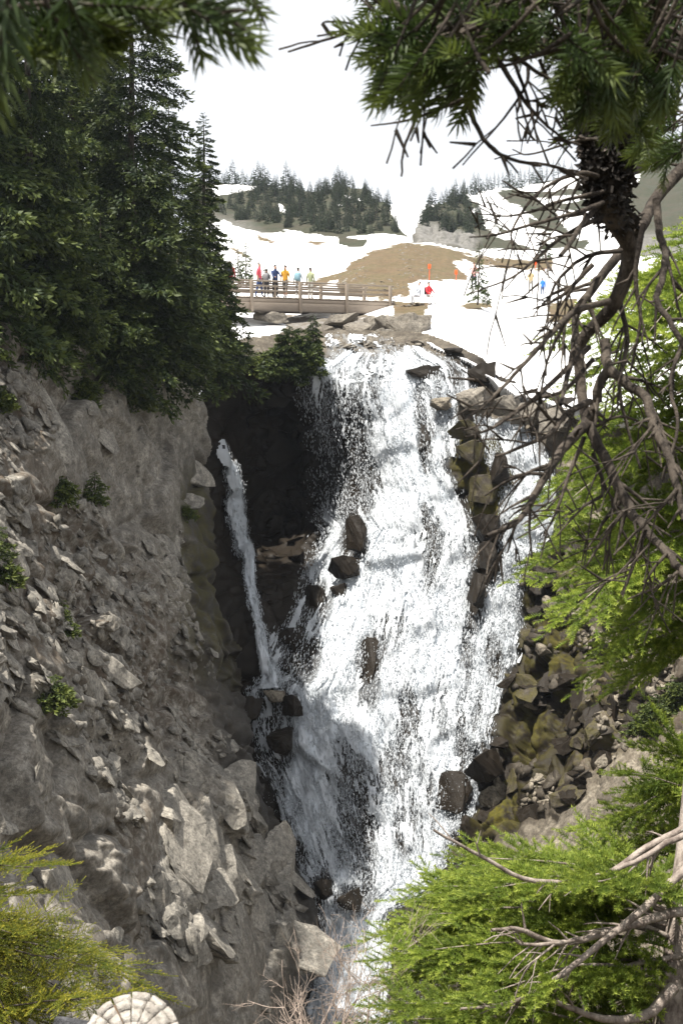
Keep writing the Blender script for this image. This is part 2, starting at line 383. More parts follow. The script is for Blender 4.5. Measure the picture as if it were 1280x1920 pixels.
D_up = rbf([(380, 660, 64), (450, 660, 64), (520, 645, 66.5), (620, 645, 66.5), (700, 640, 67.5), (770, 640, 66.5), (800, 650, 64.5), (850, 668, 63), (905, 700, 61), (935, 725, 60), (1000, 752, 58.3), (1060, 772, 57), (1300, 800, 50),
            (380, 600, 73), (450, 600, 74), (600, 605, 73), (740, 600, 73), (810, 600, 72), (900, 620, 70), (1000, 640, 68), (1100, 650, 66), (1300, 660, 62),
            (450, 570, 80), (600, 570, 81), (740, 575, 78), (800, 570, 79), (900, 575, 81), (1010, 556, 95), (1150, 560, 92), (1300, 570, 86),
            (400, 520, 104), (520, 520, 104), (620, 535, 98), (660, 545, 92), (740, 560, 86), (680, 510, 100), (760, 500, 104), (860, 520, 100), (900, 535, 96),
            (450, 470, 135), (600, 470, 135), (700, 470, 122), (760, 457, 124), (850, 468, 124), (900, 485, 124), (1030, 500, 122), (1150, 500, 125), (1300, 520, 115),
            (400, 430, 160), (600, 440, 160), (760, 440, 150), (1000, 470, 150), (1300, 480, 140)])
MOUND = [(630, 530), (660, 490), (700, 468), (750, 456), (800, 457), (850, 468), (905, 482), (970, 486), (1030, 495), (1035, 508), (960, 500), (900, 500), (870, 490), (850, 492), (880, 520), (870, 527), (800, 528), (765, 535), (770, 555), (735, 560), (700, 560), (640, 550)]
BARE = [MOUND, [(575, 530), (640, 510), (700, 490), (690, 500), (640, 525), (590, 540)], [(875, 566), (920, 565), (922, 577), (880, 579), (850, 572)], [(915, 490), (1035, 486), (1036, 508), (930, 503)],
        [(480, 590), (560, 592), (750, 588), (810, 604), (776, 630), (800, 646), (700, 655), (540, 655), (525, 640), (535, 610)], [(735, 558), (806, 570), (792, 590), (738, 592)], [(1025, 570), (1080, 560), (1080, 610), (1030, 600)],
        [(560, 452), (600, 450), (620, 456), (590, 460)], [(430, 465), (450, 470), (470, 485), (455, 482)], [(480, 440), (520, 455), (510, 458), (485, 450)]]
def snow_up(px, py, v):
    s = np.ones(px.shape)
    for b in BARE: s = np.minimum(s, 1 - soft(px, py, b, 13))
    return s
def rocky_up(px, py, v): return soft(px, py, BARE[4], 6)
def keep_up(px, py):
    ey = np.interp(px, [p[0] for p in SNOW_EDGE], [p[1] for p in SNOW_EDGE])
    ty = np.interp(px, [380, 560, 660, 700, 750, 800, 850, 905, 970, 1040, 1100, 1300], [430, 440, 462, 461, 452, 452, 463, 474, 474, 474, 478, 490])
    w = 7 * (vnoise(np.stack([px.ravel() / 14, py.ravel() * 0, 0 * px.ravel()], -1), 8).reshape(px.shape) - 0.5)
    return (py < ey + w) & (py > ty)
def disp_up(p, n, px, py):
    m = soft(px, py, MOUND, 10)
    return 0.5 * (fbm(p * 0.25, 4, 3) - 0.5) + m * (0.7 * (fbm(p * 0.8, 4, 9) - 0.5)) + 0.06 * (fbm(p * 1.5, 3, 2) - 0.5) + 0.35 * soft(px, py, BARE[4], 8) * (fbm(p * 1.1, 4, 12) - 0.6)
upper = relief('snow_ground', (380, 1300, 425, 800), 2.2, D_up, disp_up, keep_up, M_ground, {'snow': snow_up, 'rocky': rocky_up}, skirt=1.5, smooth=True)

# --- far hills
D_hl = rbf([(360, 480, 165), (600, 480, 165), (800, 480, 165), (360, 430, 180), (600, 430, 180), (700, 430, 180), (770, 445, 178), (400, 380, 215), (520, 380, 215), (640, 380, 210), (720, 400, 195), (400, 335, 245), (560, 345, 240), (650, 340, 235), (690, 365, 220), (740, 415, 190)])
HL_TOP = [(360, 340), (400, 345), (480, 352), (520, 355), (560, 358), (610, 355), (640, 348), (680, 352), (700, 368), (725, 385), (745, 415), (765, 440), (775, 470)]
def snow_hl(px, py, v):
    ey = np.interp(px, [380, 420, 440, 500, 515, 560, 580, 640, 655, 700, 740, 770], [430, 412, 425, 440, 436, 428, 434, 445, 436, 440, 436, 448])
    s = sstep(-12, 12, py - ey)
    for b in ([(395, 352), (480, 350), (485, 362), (440, 366), (400, 376)], [(520, 382), (545, 398), (540, 404), (525, 395)], [(645, 364), (680, 368), (678, 374), (650, 370)], [(540, 352), (560, 350), (558, 358), (542, 358)], [(630, 386), (645, 388), (640, 394)]):
        s = np.maximum(s, soft(px, py, b, 3))
    for b in ([(635, 440), (690, 446), (680, 456), (635, 456)], [(520, 440), (545, 452), (530, 456)], [(400, 440), (440, 456), (420, 462)]):
        s = np.minimum(s, 1 - soft(px, py, b, 4))
    return s
hill_left = relief('hill', (360, 800, 330, 485), 2.5, D_hl, lambda p, n, px, py: 2.5 * (fbm(p * 0.06, 4, 3) - 0.5) + 0.8 * (fbm(p * 0.4, 3, 4) - 0.5),
                   lambda px, py: py > np.interp(px, [p[0] for p in HL_TOP], [p[1] for p in HL_TOP]), M_hill, {'snow': snow_hl, 'rocky': lambda px, py, v: soft(px, py, [(380, 400), (450, 410), (500, 440), (380, 440)], 10) * 0.6}, smooth=True)
D_hr = rbf([(760, 500, 165), (900, 500, 165), (1100, 510, 165), (1320, 530, 150), (790, 440, 190), (860, 470, 178), (900, 440, 200), (1000, 460, 190), (1150, 450, 200), (1320, 450, 190), (800, 395, 215), (850, 370, 225), (900, 360, 250), (1000, 340, 275), (1100, 320, 290), (1200, 300, 300), (1320, 270, 310), (1200, 380, 250), (1000, 400, 230)])
HR_TOP = [(760, 470), (775, 430), (785, 405), (800, 388), (850, 372), (870, 364), (920, 352), (1000, 340), (1060, 330), (1100, 322), (1170, 300), (1180, 268), (1230, 270), (1300, 262), (1320, 260)]
def snow_hr(px, py, v):
    s = 0.0 * px
    for b in ([(866, 368), (930, 352), (1080, 332), (1120, 340), (1000, 362), (960, 352), (930, 358), (945, 375), (960, 395), (905, 394)], [(880, 395), (960, 385), (1010, 415), (1060, 440), (1000, 470), (930, 440), (905, 410)], [(1000, 375), (1090, 362), (1100, 372), (1020, 390)],
              [(1040, 400), (1130, 400), (1200, 440), (1200, 480), (1100, 470)], [(1130, 330), (1200, 320), (1190, 350)], [(900, 465), (1320, 485), (1320, 560), (900, 520)], [(750, 470), (790, 455), (830, 468), (760, 500)]):
        s = np.maximum(s, soft(px, py, b, 10))
    for b in ([(990, 408), (1040, 425), (1030, 435), (990, 420)], [(1060, 450), (1110, 458), (1090, 466)], [(930, 420), (960, 432), (940, 436)]): s = np.minimum(s, 1 - soft(px, py, b, 4))
    return s
hill_right = relief('hill_slope', (760, 1320, 256, 530), 2.5, D_hr, lambda p, n, px, py: 2.5 * (fbm(p * 0.06, 4, 13) - 0.5) + soft(px, py, [(775, 400), (860, 400), (900, 470), (770, 470)], 12) * 3.0 * (blocks(p, R_blk, (5, 4, 7), 77)[0]) + 0.8 * (fbm(p * 0.4, 3, 4) - 0.5),
                    lambda px, py: py > np.interp(px, [p[0] for p in HR_TOP], [p[1] for p in HR_TOP]), M_hill, {'snow': snow_hr, 'rocky': lambda px, py, v: np.maximum(soft(px, py, [(775, 410), (830, 415), (900, 440), (890, 470), (770, 470)], 10), 0.8 * soft(px, py, [(1130, 440), (1300, 440), (1300, 560), (1130, 540)], 10))}, smooth=True)
D_gl = rbf([(640, 470, 230), (900, 470, 230), (640, 420, 300), (900, 420, 300), (770, 380, 380), (640, 380, 380), (900, 380, 380)])
M_snow = NT('far_snow'); M_snow.set(color=M_snow.mix(M_snow.noise(0.05, 5), (0.78, 0.79, 0.80), (0.86, 0.86, 0.86)), rough=0.8); M_snow = M_snow.m
gully = relief('snow_gully', (640, 900, 374, 472), 4, D_gl, lambda p, n, px, py: 3 * (fbm(p * 0.05, 4, 23) - 0.5), lambda px, py: py > np.interp(px, [640, 700, 740, 790, 830, 900], [400, 392, 384, 380, 388, 400]), M_snow, smooth=True)

# --- the land round the gorge (seen between trees and from the side)
def sample(gname, key, px, py, blur=0):
    x0, y0, sx, sy, d, n, v = GRID[gname]
    a = {'d': d[..., None], 'n': n, 'v': v}[key]
    if blur:
        a = a.copy()
        for _ in range(blur):
            a[1:-1] = (a[:-2] + a[1:-1] + a[2:]) / 3; a[:, 1:-1] = (a[:, :-2] + a[:, 1:-1] + a[:, 2:]) / 3
    fx = np.clip((px - x0) / sx, 0, a.shape[1] - 1.001); fy = np.clip((py - y0) / sy, 0, a.shape[0] - 1.001)
    ix = fx.astype(int); iy = fy.astype(int); tx = (fx - ix)[..., None]; ty = (fy - iy)[..., None]
    return (a[iy, ix] * (1 - tx) + a[iy, ix + 1] * tx) * (1 - ty) + (a[iy + 1, ix] * (1 - tx) + a[iy + 1, ix + 1] * tx) * ty
def ground_grid(name, xs, ys, zf, mat):
    X, Y = np.meshgrid(xs, ys); Z = zf(X, Y); nx, ny = len(xs), len(ys)
    i = np.arange(nx * ny).reshape(ny, nx)
    q = np.stack([i[:-1, :-1], i[:-1, 1:], i[1:, 1:], i[1:, :-1]], -1).reshape(-1, 4)
    return tag(mesh_np(name, np.stack([X, Y, Z], -1).reshape(-1, 3), q, mat, smooth=True), kind='structure')
M_floor = ground_material('forest_floor', (0.07, 0.05, 0.03), (0.05, 0.055, 0.025))
bank = ground_grid('near_bank', np.linspace(-14, 14, 40), np.linspace(-6, 16, 40), lambda X, Y: -1.75 - 0.36 * np.maximum(0, Y - 1.2) - 0.035 * np.maximum(0, Y - 3) ** 2 + 0.25 * (fbm(np.stack([X.ravel() * .8, Y.ravel() * .8, 0 * X.ravel()], -1), 3, 14).reshape(X.shape) - 0.5), M_floor)
ground_grid('terrain', np.linspace(-600, 600, 60), np.linspace(-200, 900, 60), lambda X, Y: -34 + 0 * X, M_floor)
# wooded shelf above the left cliff
EY, EX = [28, 37, 42, 46, 50, 54, 57, 62, 70, 120], [-11.0, -10.0, -9.6, -8.6, -7.4, -6.4, -5.9, -5.9, -6.4, -12]
def shelf(X, Y):
    e = np.interp(Y, EY, EX)
    t = (X + 60) / 56.5                                                # columns run from far left to the cliff edge
    X[:] = -60 + (e + 60) * t
    return np.interp(Y, [28, 37, 46, 57, 66, 80, 120], [0.4, 0.7, 0.2, -0.7, -0.4, 2.0, 7]) + 0.30 * (e - X) - 1.2 * np.clip(1 - (e - X) / 0.8, 0, 1) + 0.5 * (fbm(np.stack([X.ravel() * .4, Y.ravel() * .4, 0 * X.ravel()], -1), 3, 4).reshape(X.shape) - 0.5)
ground_grid('forest_floor', np.linspace(-60, -3.5, 90), np.linspace(28, 120, 90), shelf, M_floor)

# ------------------------------------------------------------------ water
mw = bpy.data.materials.new('white_water'); mw.use_nodes = True; t_ = mw.node_tree; t_.nodes.clear()
o_ = t_.nodes.new('ShaderNodeOutputMaterial'); mx = t_.nodes.new('ShaderNodeMixShader'); mx.inputs[0].default_value = 0.30
df = t_.nodes.new('ShaderNodeBsdfPrincipled'); df.inputs['Base Color'].default_value = (0.66, 0.69, 0.72, 1); df.inputs['Roughness'].default_value = 0.35
tl = t_.nodes.new('ShaderNodeBsdfTranslucent'); tl.inputs[0].default_value = (0.60, 0.64, 0.67, 1)
t_.links.new(df.outputs[0], mx.inputs[1]); t_.links.new(tl.outputs[0], mx.inputs[2]); t_.links.new(mx.outputs[0], o_.inputs[0])
M_white = mw
def bands(y, tab): return np.interp(y, [r[0] for r in tab], [r[1] for r in tab]), np.interp(y, [r[0] for r in tab], [r[2] for r in tab])
MAIN = [(668, 628, 765), (690, 568, 800), (740, 566, 815), (800, 572, 836), (880, 578, 848), (960, 585, 880), (1000, 610, 890), (1050, 580, 890), (1100, 566, 886), (1200, 520, 882), (1280, 474, 882), (1300, 452, 880), (1400, 470, 866), (1500, 520, 850), (1600, 553, 852), (1660, 578, 832), (1700, 590, 760), (1730, 600, 735), (1800, 592, 728), (1960, 560, 730)]
RIGHT = [(782, 885, 955), (800, 892, 985), (830, 898, 1022), (900, 930, 1044), (960, 938, 1038), (1040, 930, 1004), (1120, 908, 985), (1200, 880, 972), (1300, 868, 950), (1400, 862, 935), (1480, 850, 905), (1560, 842, 880), (1640, 800, 850)]
TOPR = [(655, 752, 800), (675, 748, 850), (700, 762, 885), (730, 785, 885), (760, 800, 860), (800, 812, 862), (860, 836, 862)]
SLAB = [(632, 610, 735), (650, 608, 745), (668, 600, 765), (690, 590, 790), (720, 600, 790)]
LEFT = [(836, 404, 407), (850, 403, 414), (870, 406, 428), (900, 412, 435), (965, 422, 446), (975, 423, 452), (1010, 436, 456), (1060, 452, 472), (1130, 466, 486), (1190, 486, 504), (1250, 492, 514), (1295, 490, 530)]
LEFT2 = [(670, 455, 467), (690, 452, 466), (720, 440, 470)]
HOLES = [(668, 1010, 26, 48, .9), (590, 1130, 34, 46, 1), (562, 1225, 40, 62, .9), (690, 1235, 24, 45, .75), (690, 1295, 26, 45, .75), (640, 1430, 40, 45, .5), (672, 1540, 42, 80, .6), (620, 870, 50, 70, .5), (560, 1480, 22, 60, .2), (725, 1440, 22, 50, .45), (830, 1330, 20, 70, .4), (893, 1110, 18, 50, 1), (606, 1664, 20, 30, 1), (656, 1690, 30, 32, 1), (520, 1320, 45, 28, .7), (535, 1385, 30, 40, .35), (800, 830, 14, 50, .8), (560, 1560, 20, 60, .15), (780, 1010, 50, 60, .25), (745, 1180, 25, 60, .3), (760, 1560, 30, 60, .35), (620, 1600, 40, 40, .35), (650, 750, 45, 60, .35)]
def streak(s, y, seed, ysc=1.0):
    z = 0 * s; y = y * ysc
    n = 0.40 * vnoise(np.stack([s / 15, y / 95, z], -1), seed) + 0.30 * vnoise(np.stack([s / 5.5, y / 40, z + 3], -1), seed + 1) + 0.30 * vnoise(np.stack([s / 2.3, y / 13, z + 7], -1), seed + 2)
    return 1 / (1 + np.exp(-(n - 0.5) / 0.068))
def dens_main(px, py):
    L, R = bands(py, MAIN); e = np.minimum(px - L, R - px)
    wob = 22 * (vnoise(np.stack([px / 30, py / 40, 0 * px], -1), 3) - 0.5)
    big = vnoise(np.stack([px / 38, py / 150, 0 * px], -1), 9)
    d = sstep(-10, 30, e + wob) * (0.50 + 0.56 * sstep(0.22, 0.55, big))
    d *= 1 - 0.62 * soft(px, py, [(560, 690), (640, 690), (700, 800), (720, 900), (690, 960), (560, 985)], 35)
    d *= 1 - 0.10 * sstep(1560, 1720, py)
    for hx, hy, a, b, k in HOLES: d *= 1 - k * np.exp(-(((px - hx) / a) ** 2 + ((py - hy) / b) ** 2) ** 2)
    return d
def dens_band(tab, k, soft_=10):
    def f(px, py):
        L, R = bands(py, tab); e = np.minimum(px - L, R - px)
        wob = 14 * np.clip((R - L) / 60, 0, 1) * (vnoise(np.stack([px / 16, py / 30, 0 * px], -1), 4) - 0.5)
        d = k * sstep(-6, soft_, e + wob)
        for hx, hy, a, b, kk in [(935, 835, 20, 24, .8), (960, 900, 18, 30, .7), (950, 860, 14, 20, .6), (935, 1000, 16, 40, .6), (895, 1110, 18, 60, 1), (925, 1230, 14, 40, .6), (900, 1340, 14, 50, .6), (905, 1420, 22, 30, .7), (830, 700, 30, 18, .7), (860, 1450, 20, 30, .7)]:
            d *= 1 - kk * np.exp(-(((px - hx) / a) ** 2 + ((py - hy) / b) ** 2) ** 2)
        return d
    return f
def water_points(px, py):
    base = P(px, py, D_falls(px, py)); n = sample('gorge', 'n', px, py); d = sample('gorge', 'd', px, py, 3)[:, 0]
    return base, n, d
def water_sheet(name, tab, dens, seed, sx=1.0, sy=1.7, lift=0.10, y0=None, y1=None, ysc=1.0):
    y0 = y0 or tab[0][0]; y1 = y1 or tab[-1][0]; x0 = min(r[1] for r in tab) - 14; x1 = max(r[2] for r in tab) + 14
    nx = int((x1 - x0) / sx); ny = int((y1 - y0) / sy)
    gx, gy = np.meshgrid(np.linspace(x0, x1, nx), np.linspace(y0, y1, ny)); px, py = gx.ravel(), gy.ravel()
    L, R = bands(py, tab); s = (px - L) / (R - L) * np.mean([r[2] - r[1] for r in tab])
    dn = dens(px, py); u = streak(s, py, seed, ysc)
    base, n, d = water_points(px, py)
    lump = fbm(np.stack([s / 14, py / 45, 0 * s], -1), 4, seed + 5)
    v = base + n * (d + lift + dn * (0.42 * (lump - 0.3) + 0.07 * (1 - u)))[:, None]
    k = (u < dn).reshape(ny, nx)
    kc = (k[:-1, :-1].astype(int) + k[1:, :-1] + k[:-1, 1:] + k[1:, 1:]) >= 3
    i = np.arange(nx * ny).reshape(ny, nx)
    q = np.stack([i[:-1, :-1], i[1:, :-1], i[1:, 1:], i[:-1, 1:]], -1)[kc]
    used = np.unique(q); rm = np.zeros(nx * ny, np.int64); rm[used] = np.arange(len(used))
    o = mesh_np(name, v[used], rm[q], M_white, smooth=True)
    return tag(o, kind='structure')
def drops(name, tab, dens, count, seed, out=(0.05, 0.6), wid=(0.009, 0.025), ln=(0.05, 0.30)):
    rng = np.random.default_rng(seed)
    y0, y1 = tab[0][0], tab[-1][0]; x0 = min(r[1] for r in tab) - 12; x1 = max(r[2] for r in tab) + 12
    px = rng.uniform(x0, x1, count * 8); py = rng.uniform(y0, y1, count * 8)
    L, R = bands(py, tab); s = (px - L) / (R - L) * np.mean([r[2] - r[1] for r in tab])
    dn = dens(px, py); u = streak(s, py, seed)
    ok = rng.uniform(0, 1, len(px)) < np.clip(0.15 * (dn > 0.08) + dn * (1.15 - u), 0, 1); px, py = px[ok][:count], py[ok][:count]; m = len(px)
    base, n, d = water_points(px, py)
    c = base + n * (d + rng.uniform(out[0], out[1], m) * rng.uniform(0.3, 1, m))[:, None]
    L2, R2 = bands(py + 12, tab); Lq, Rq = bands(py, tab); sq = (px - Lq) / (Rq - Lq)
    px2 = L2 + sq * (R2 - L2)
    b2 = P(px2, py + 12, D_falls(px2, py + 12)); fl = b2 - base; fl /= np.linalg.norm(fl, axis=1, keepdims=True)
    fl = fl * 0.7 + np.array([0, -0.1, -0.5]) + rng.normal(0, 0.22, (m, 3)); fl /= np.linalg.norm(fl, axis=1, keepdims=True)
    a = np.cross(fl, rng.normal(0, 1, (m, 3))); a /= np.linalg.norm(a, axis=1, keepdims=True); b = np.cross(fl, a)
    ll = np.exp(rng.uniform(np.log(ln[0]), np.log(ln[1]), m))[:, None]; ww = rng.uniform(wid[0], wid[1], m)[:, None]
    V = np.stack([c - fl * ll * 0.6, c + a * ww, c + (b * .87 - a * .5) * ww, c - (b * .87 + a * .5) * ww, c + fl * ll * 0.4], 1).reshape(-1, 3)
    F = np.array([[0, 2, 1], [0, 3, 2], [0, 1, 3], [4, 1, 2], [4, 2, 3], [4, 3, 1]])
    F = (F[None] + (np.arange(m) * 5)[:, None, None]).reshape(-1, 3)
    return tag(mesh_np(name, V, F, M_white, smooth=True), kind='stuff')
mv = bpy.data.materials.new('water_veil'); mv.use_nodes = True; t_ = mv.node_tree; t_.nodes.clear()
o_ = t_.nodes.new('ShaderNodeOutputMaterial'); mx = t_.nodes.new('ShaderNodeMixShader'); at_ = t_.nodes.new('ShaderNodeAttribute'); at_.attribute_name = 'veil'
df = t_.nodes.new('ShaderNodeBsdfDiffuse'); df.inputs[0].default_value = (0.60, 0.64, 0.68, 1); tp_ = t_.nodes.new('ShaderNodeBsdfTransparent')
t_.links.new(at_.outputs['Fac'], mx.inputs[0]); t_.links.new(tp_.outputs[0], mx.inputs[1]); t_.links.new(df.outputs[0], mx.inputs[2]); t_.links.new(mx.outputs[0], o_.inputs[0])
def veil(name, tab, dens, seed, sx=1.5, sy=2.6, lift=0.06, ysc=1.0):
    """thin see-through sheet of falling water under the white strands"""
    y0, y1 = tab[0][0], tab[-1][0]; x0 = min(r[1] for r in tab) - 14; x1 = max(r[2] for r in tab) + 14
    nx = int((x1 - x0) / sx); ny = int((y1 - y0) / sy)
    gx, gy = np.meshgrid(np.linspace(x0, x1, nx), np.linspace(y0, y1, ny)); px, py = gx.ravel(), gy.ravel()
    L, R = bands(py, tab); s = (px - L) / (R - L) * np.mean([r[2] - r[1] for r in tab])
    dn = dens(px, py); n1 = vnoise(np.stack([s / 9, py * ysc / 80, 0 * s], -1), seed); n2 = vnoise(np.stack([s / 3.2, py * ysc / 30, 0 * s], -1), seed + 1)
    w = np.clip(dn * (0.03 + 0.45 * sstep(0.30, 0.80, 0.55 * n1 + 0.45 * n2)) + 0.85 * sstep(0.70, 0.98, dn), 0, 0.93); w[dn < 0.03] = 0
    base, n, d = water_points(px, py); v = base + n * (d + lift + 0.18 * dn * n1)[:, None]
    k = (w > 0.02).reshape(ny, nx); kc = k[:-1, :-1] | k[1:, :-1] | k[:-1, 1:] | k[1:, 1:]
    i = np.arange(nx * ny).reshape(ny, nx); q = np.stack([i[:-1, :-1], i[1:, :-1], i[1:, 1:], i[:-1, 1:]], -1)[kc]
    used = np.unique(q); rm = np.zeros(nx * ny, np.int64); rm[used] = np.arange(len(used))
    return tag(mesh_np(name, v[used], rm[q], mv, smooth=True, attrs={'veil': w[used]}), kind='structure')
lace = lambda f, k: (lambda px, py: f(px, py) * k)
d_r = dens_band(RIGHT, 0.85, 22); d_t = dens_band(TOPR, 0.75, 14); d_s = dens_band(SLAB, 0.45, 20); d_l = dens_band(LEFT, 0.9, 5)
for nm, tab, dn, sd, kk in (('waterfall', MAIN, dens_main, 301, 0.75), ('waterfall_branch', RIGHT, d_r, 311, 0.6), ('cascade', TOPR, d_t, 321, 0.6), ('stream', SLAB, d_s, 331, 0.6), ('side_stream', LEFT, d_l, 341, 0.7)):
    lf_ = 0.30 if nm == 'side_stream' else 0.12
    yk = 7.0 if nm == 'stream' else 1.0
    veil(nm, tab, dn, sd, lift=lf_ - 0.06, sy=1.2 if yk > 1 else 2.6, ysc=yk); water_sheet(nm + '_foam', tab, lace(dn, kk), sd, lift=lf_, sy=0.6 if yk > 1 else 1.7, ysc=yk)
d_f = lambda px, py: sstep(-3, 8, np.minimum(px - bands(py, LEFT2)[0], bands(py, LEFT2)[1] - px)) * 0.8
drops('waterfall_spray', MAIN, dens_main, 48000, 401); drops('branch_spray', RIGHT, d_r, 12000, 411); drops('cascade_spray', TOPR, d_t, 3000, 421, (0.03, 0.25))
drops('base_mist', [r for r in MAIN if r[0] >= 1400], lambda px, py: np.clip(dens_main(px, py) + 0.25, 0, 1) * sstep(1380, 1650, py), 9000, 441, (0.3, 2.2), (0.006, 0.013), (0.02, 0.07))
drops('side_stream_spray', LEFT, d_l, 3500, 431, (0.25, 0.5))

# ------------------------------------------------------------------ plant builders
def tube(pts, rad, sides=7, closed_tip=True):
    pts = np.asarray(pts, float); n = len(pts); rad = np.broadcast_to(np.asarray(rad, float), (n,))
    d = np.gradient(pts, axis=0); d /= np.linalg.norm(d, axis=1, keepdims=True) + 1e-9
    ref = np.array([0.31, 0.17, 0.93]); a = np.cross(d, ref); a /= np.linalg.norm(a, axis=1, keepdims=True) + 1e-9; b = np.cross(d, a)
    th = np.arange(sides) * 2 * np.pi / sides
    v = pts[:, None] + rad[:, None, None] * (np.cos(th)[None, :, None] * a[:, None] + np.sin(th)[None, :, None] * b[:, None])
    i = np.arange(n * sides).reshape(n, sides); j = np.roll(i, -1, 1)
    q = np.stack([i[:-1], j[:-1], j[1:], i[1:]], -1).reshape(-1, 4)
    return v.reshape(-1, 3), q
def spline(pts, k=5):
    p = np.asarray(pts, float); p = np.vstack([2 * p[0] - p[1], p, 2 * p[-1] - p[-2]]); o = []
    for i in range(1, len(p) - 2):
        for t in np.linspace(0, 1, k, endpoint=False):
            o.append(0.5 * ((2 * p[i]) + (p[i + 1] - p[i - 1]) * t + (2 * p[i - 1] - 5 * p[i] + 4 * p[i + 1] - p[i + 2]) * t * t + (3 * p[i] - p[i - 1] - 3 * p[i + 1] + p[i + 2]) * t ** 3))
    o.append(p[-2]); return np.array(o)
class Geo:
    def __init__(s): s.v = []; s.q = []; s.t = []; s.a = []; s.n = 0
    def add(s, v, f, at=None):
        v = np.asarray(v, float); f = np.asarray(f)
        (s.q if f.shape[1] == 4 else s.t).append(f + s.n); s.v.append(v); s.n += len(v)
        s.a.append(np.zeros(len(v)) if at is None else np.broadcast_to(at, (len(v),)))
    def geo(s, g, M=None, T=None):
        v, q, t, a = g
        if M is not None: v = v @ np.asarray(M).T
        if T is not None: v = v + T
        if len(q): s.q.append(q + s.n)
        if len(t): s.t.append(t + s.n)
        s.v.append(v); s.a.append(a); s.n += len(v)
    def done(s):
        z4 = np.zeros((0, 4), int); z3 = np.zeros((0, 3), int)
        return np.concatenate(s.v), (np.concatenate(s.q) if s.q else z4), (np.concatenate(s.t) if s.t else z3), np.concatenate(s.a)
    def build(s, name, mat, parent=None, smooth=False, loc=None):
        v, q, t, a = s.done()
        return mesh_np(name, v, [q, t], mat, parent, smooth, {'tip': a}, loc)
def basis(d, roll=0.0, up=(0, 0, 1)):
    """columns: along d, sideways, up"""
    d = np.asarray(d, float); d = d / np.linalg.norm(d); s = np.cross(up, d); s /= np.linalg.norm(s) + 1e-9; u = np.cross(d, s)
    c, si = math.cos(roll), math.sin(roll)
    return np.stack([d, c * s + si * u, -si * s + c * u], 1)
def blades(c, d, n, L, Wd, at):
    """diamond leaves: centre base c, direction d, width direction n"""
    m = len(c); L = np.broadcast_to(L, (m,))[:, None]; Wd = np.broadcast_to(Wd, (m,))[:, None]
    v = np.stack([c, c + d * L * 0.45 + n * Wd, c + d * L, c + d * L * 0.45 - n * Wd], 1).reshape(-1, 3)
    f = np.arange(m * 4).reshape(m, 4)
    return v, f, np.repeat(np.broadcast_to(at, (m,)), 4)
def unit(a): return a / (np.linalg.norm(a, axis=-1, keepdims=True) + 1e-9)

def make_frond(rng, ntw=12, tl=0.36, tufts=5, bl=0.085, bw=0.018, per=2):
    """flat drooping conifer spray of unit length along +x"""
    g = Geo(); cs, ds, ns, ats = [], [], [], []
    for k in range(ntw):
        t = 0.10 + 0.90 * (k + rng.random() * 0.6) / ntw
        for sd in (-1, 1):
            l = tl * (1 - 0.72 * t) * rng.uniform(0.7, 1.2) + 0.05
            d = unit(np.array([0.75, sd * rng.uniform(0.5, 0.9), rng.uniform(-0.35, 0.05)]))
            o = np.array([t, 0, -0.13 * t * t])
            for j in range(tufts):
                u = (j + 0.6) / tufts
                for q in range(per):
                    cs.append(o + d * l * u + np.array([0, 0, -0.10 * u * u * l])); dd = unit(d + rng.normal(0, 0.45, 3) + np.array([0.2, 0, 0.05])); ds.append(dd)
                    ns.append(unit(np.cross(dd, rng.normal(0, 1, 3)))); ats.append(0.25 + 0.75 * u * (0.4 + 0.6 * t))
    for q in range(6):
        cs.append(np.array([0.95, 0, -0.12])); dd = unit(np.array([1, 0, 0]) + rng.normal(0, 0.3, 3)); ds.append(dd); ns.append(unit(np.cross(dd, rng.normal(0, 1, 3)))); ats.append(1.0)
    m = len(cs); v, f, a = blades(np.array(cs), np.array(ds), np.array(ns), bl * rng.uniform(0.7, 1.3, m), bw * rng.uniform(0.7, 1.3, m), np.array(ats))
    g.add(v, f, a); return g.done()
def foliage_mat(name, inner, outer, tipc, scale=1.2, rough=0.6, trl=0.22):
    m = NT(name); n = m.noise(scale, 4, 0.6); t = m.attr('tip')
    oi = m.n('ShaderNodeObjectInfo').outputs['Random']
    col = m.mix(m.ramp(n, (0.35, 0.0), (0.65, 1.0)), inner, outer)
    col = m.mix(m.ramp(m.math('MULTIPLY', t, m.math('ADD', 0.45, n)), (0.45, 0.0), (0.95, 0.85)), col, tipc)
    col = m.mix(m.math('MULTIPLY', oi, 0.35), col, tuple(c * 0.55 for c in inner))
    m.set(color=col, rough=rough, spec=0.3)
    tr = m.n('ShaderNodeBsdfTranslucent'); m.l(col, tr.inputs[0]); mxs = m.n('ShaderNodeMixShader'); mxs.inputs[0].default_value = trl
    m.l(m.b.outputs[0], mxs.inputs[1]); m.l(tr.outputs[0], mxs.inputs[2]); m.l(mxs.outputs[0], m.out.inputs[0])
    return m.m
def bark_mat(name, dark, light, scale=14, stretch=(1, 1, 0.25)):
    m = NT(name); n = m.noise(scale, 5, 0.65, vec=m.obj(), stretch=stretch); n2 = m.noise(scale * 3, 4, 0.7)
    col = m.mix(m.ramp(n, (0.38, 0.0), (0.62, 1.0)), dark, light); col = m.mix(m.ramp(n2, (0.62, 0.0), (0.72, 0.7)), col, tuple(min(0.5, c * 1.8) for c in light))
    m.set(color=col, rough=0.9, spec=0.2); m.bump(m.math('ADD', n, n2), 0.7, 0.01); return m.m
M_bark = bark_mat('bark', (0.035, 0.028, 0.022), (0.10, 0.085, 0.07))
M_dead = bark_mat('dead_bark', (0.020, 0.016, 0.013), (0.085, 0.070, 0.056), 30)
M_grey = bark_mat('grey_limb', (0.12, 0.095, 0.08), (0.33, 0.28, 0.24), 22)
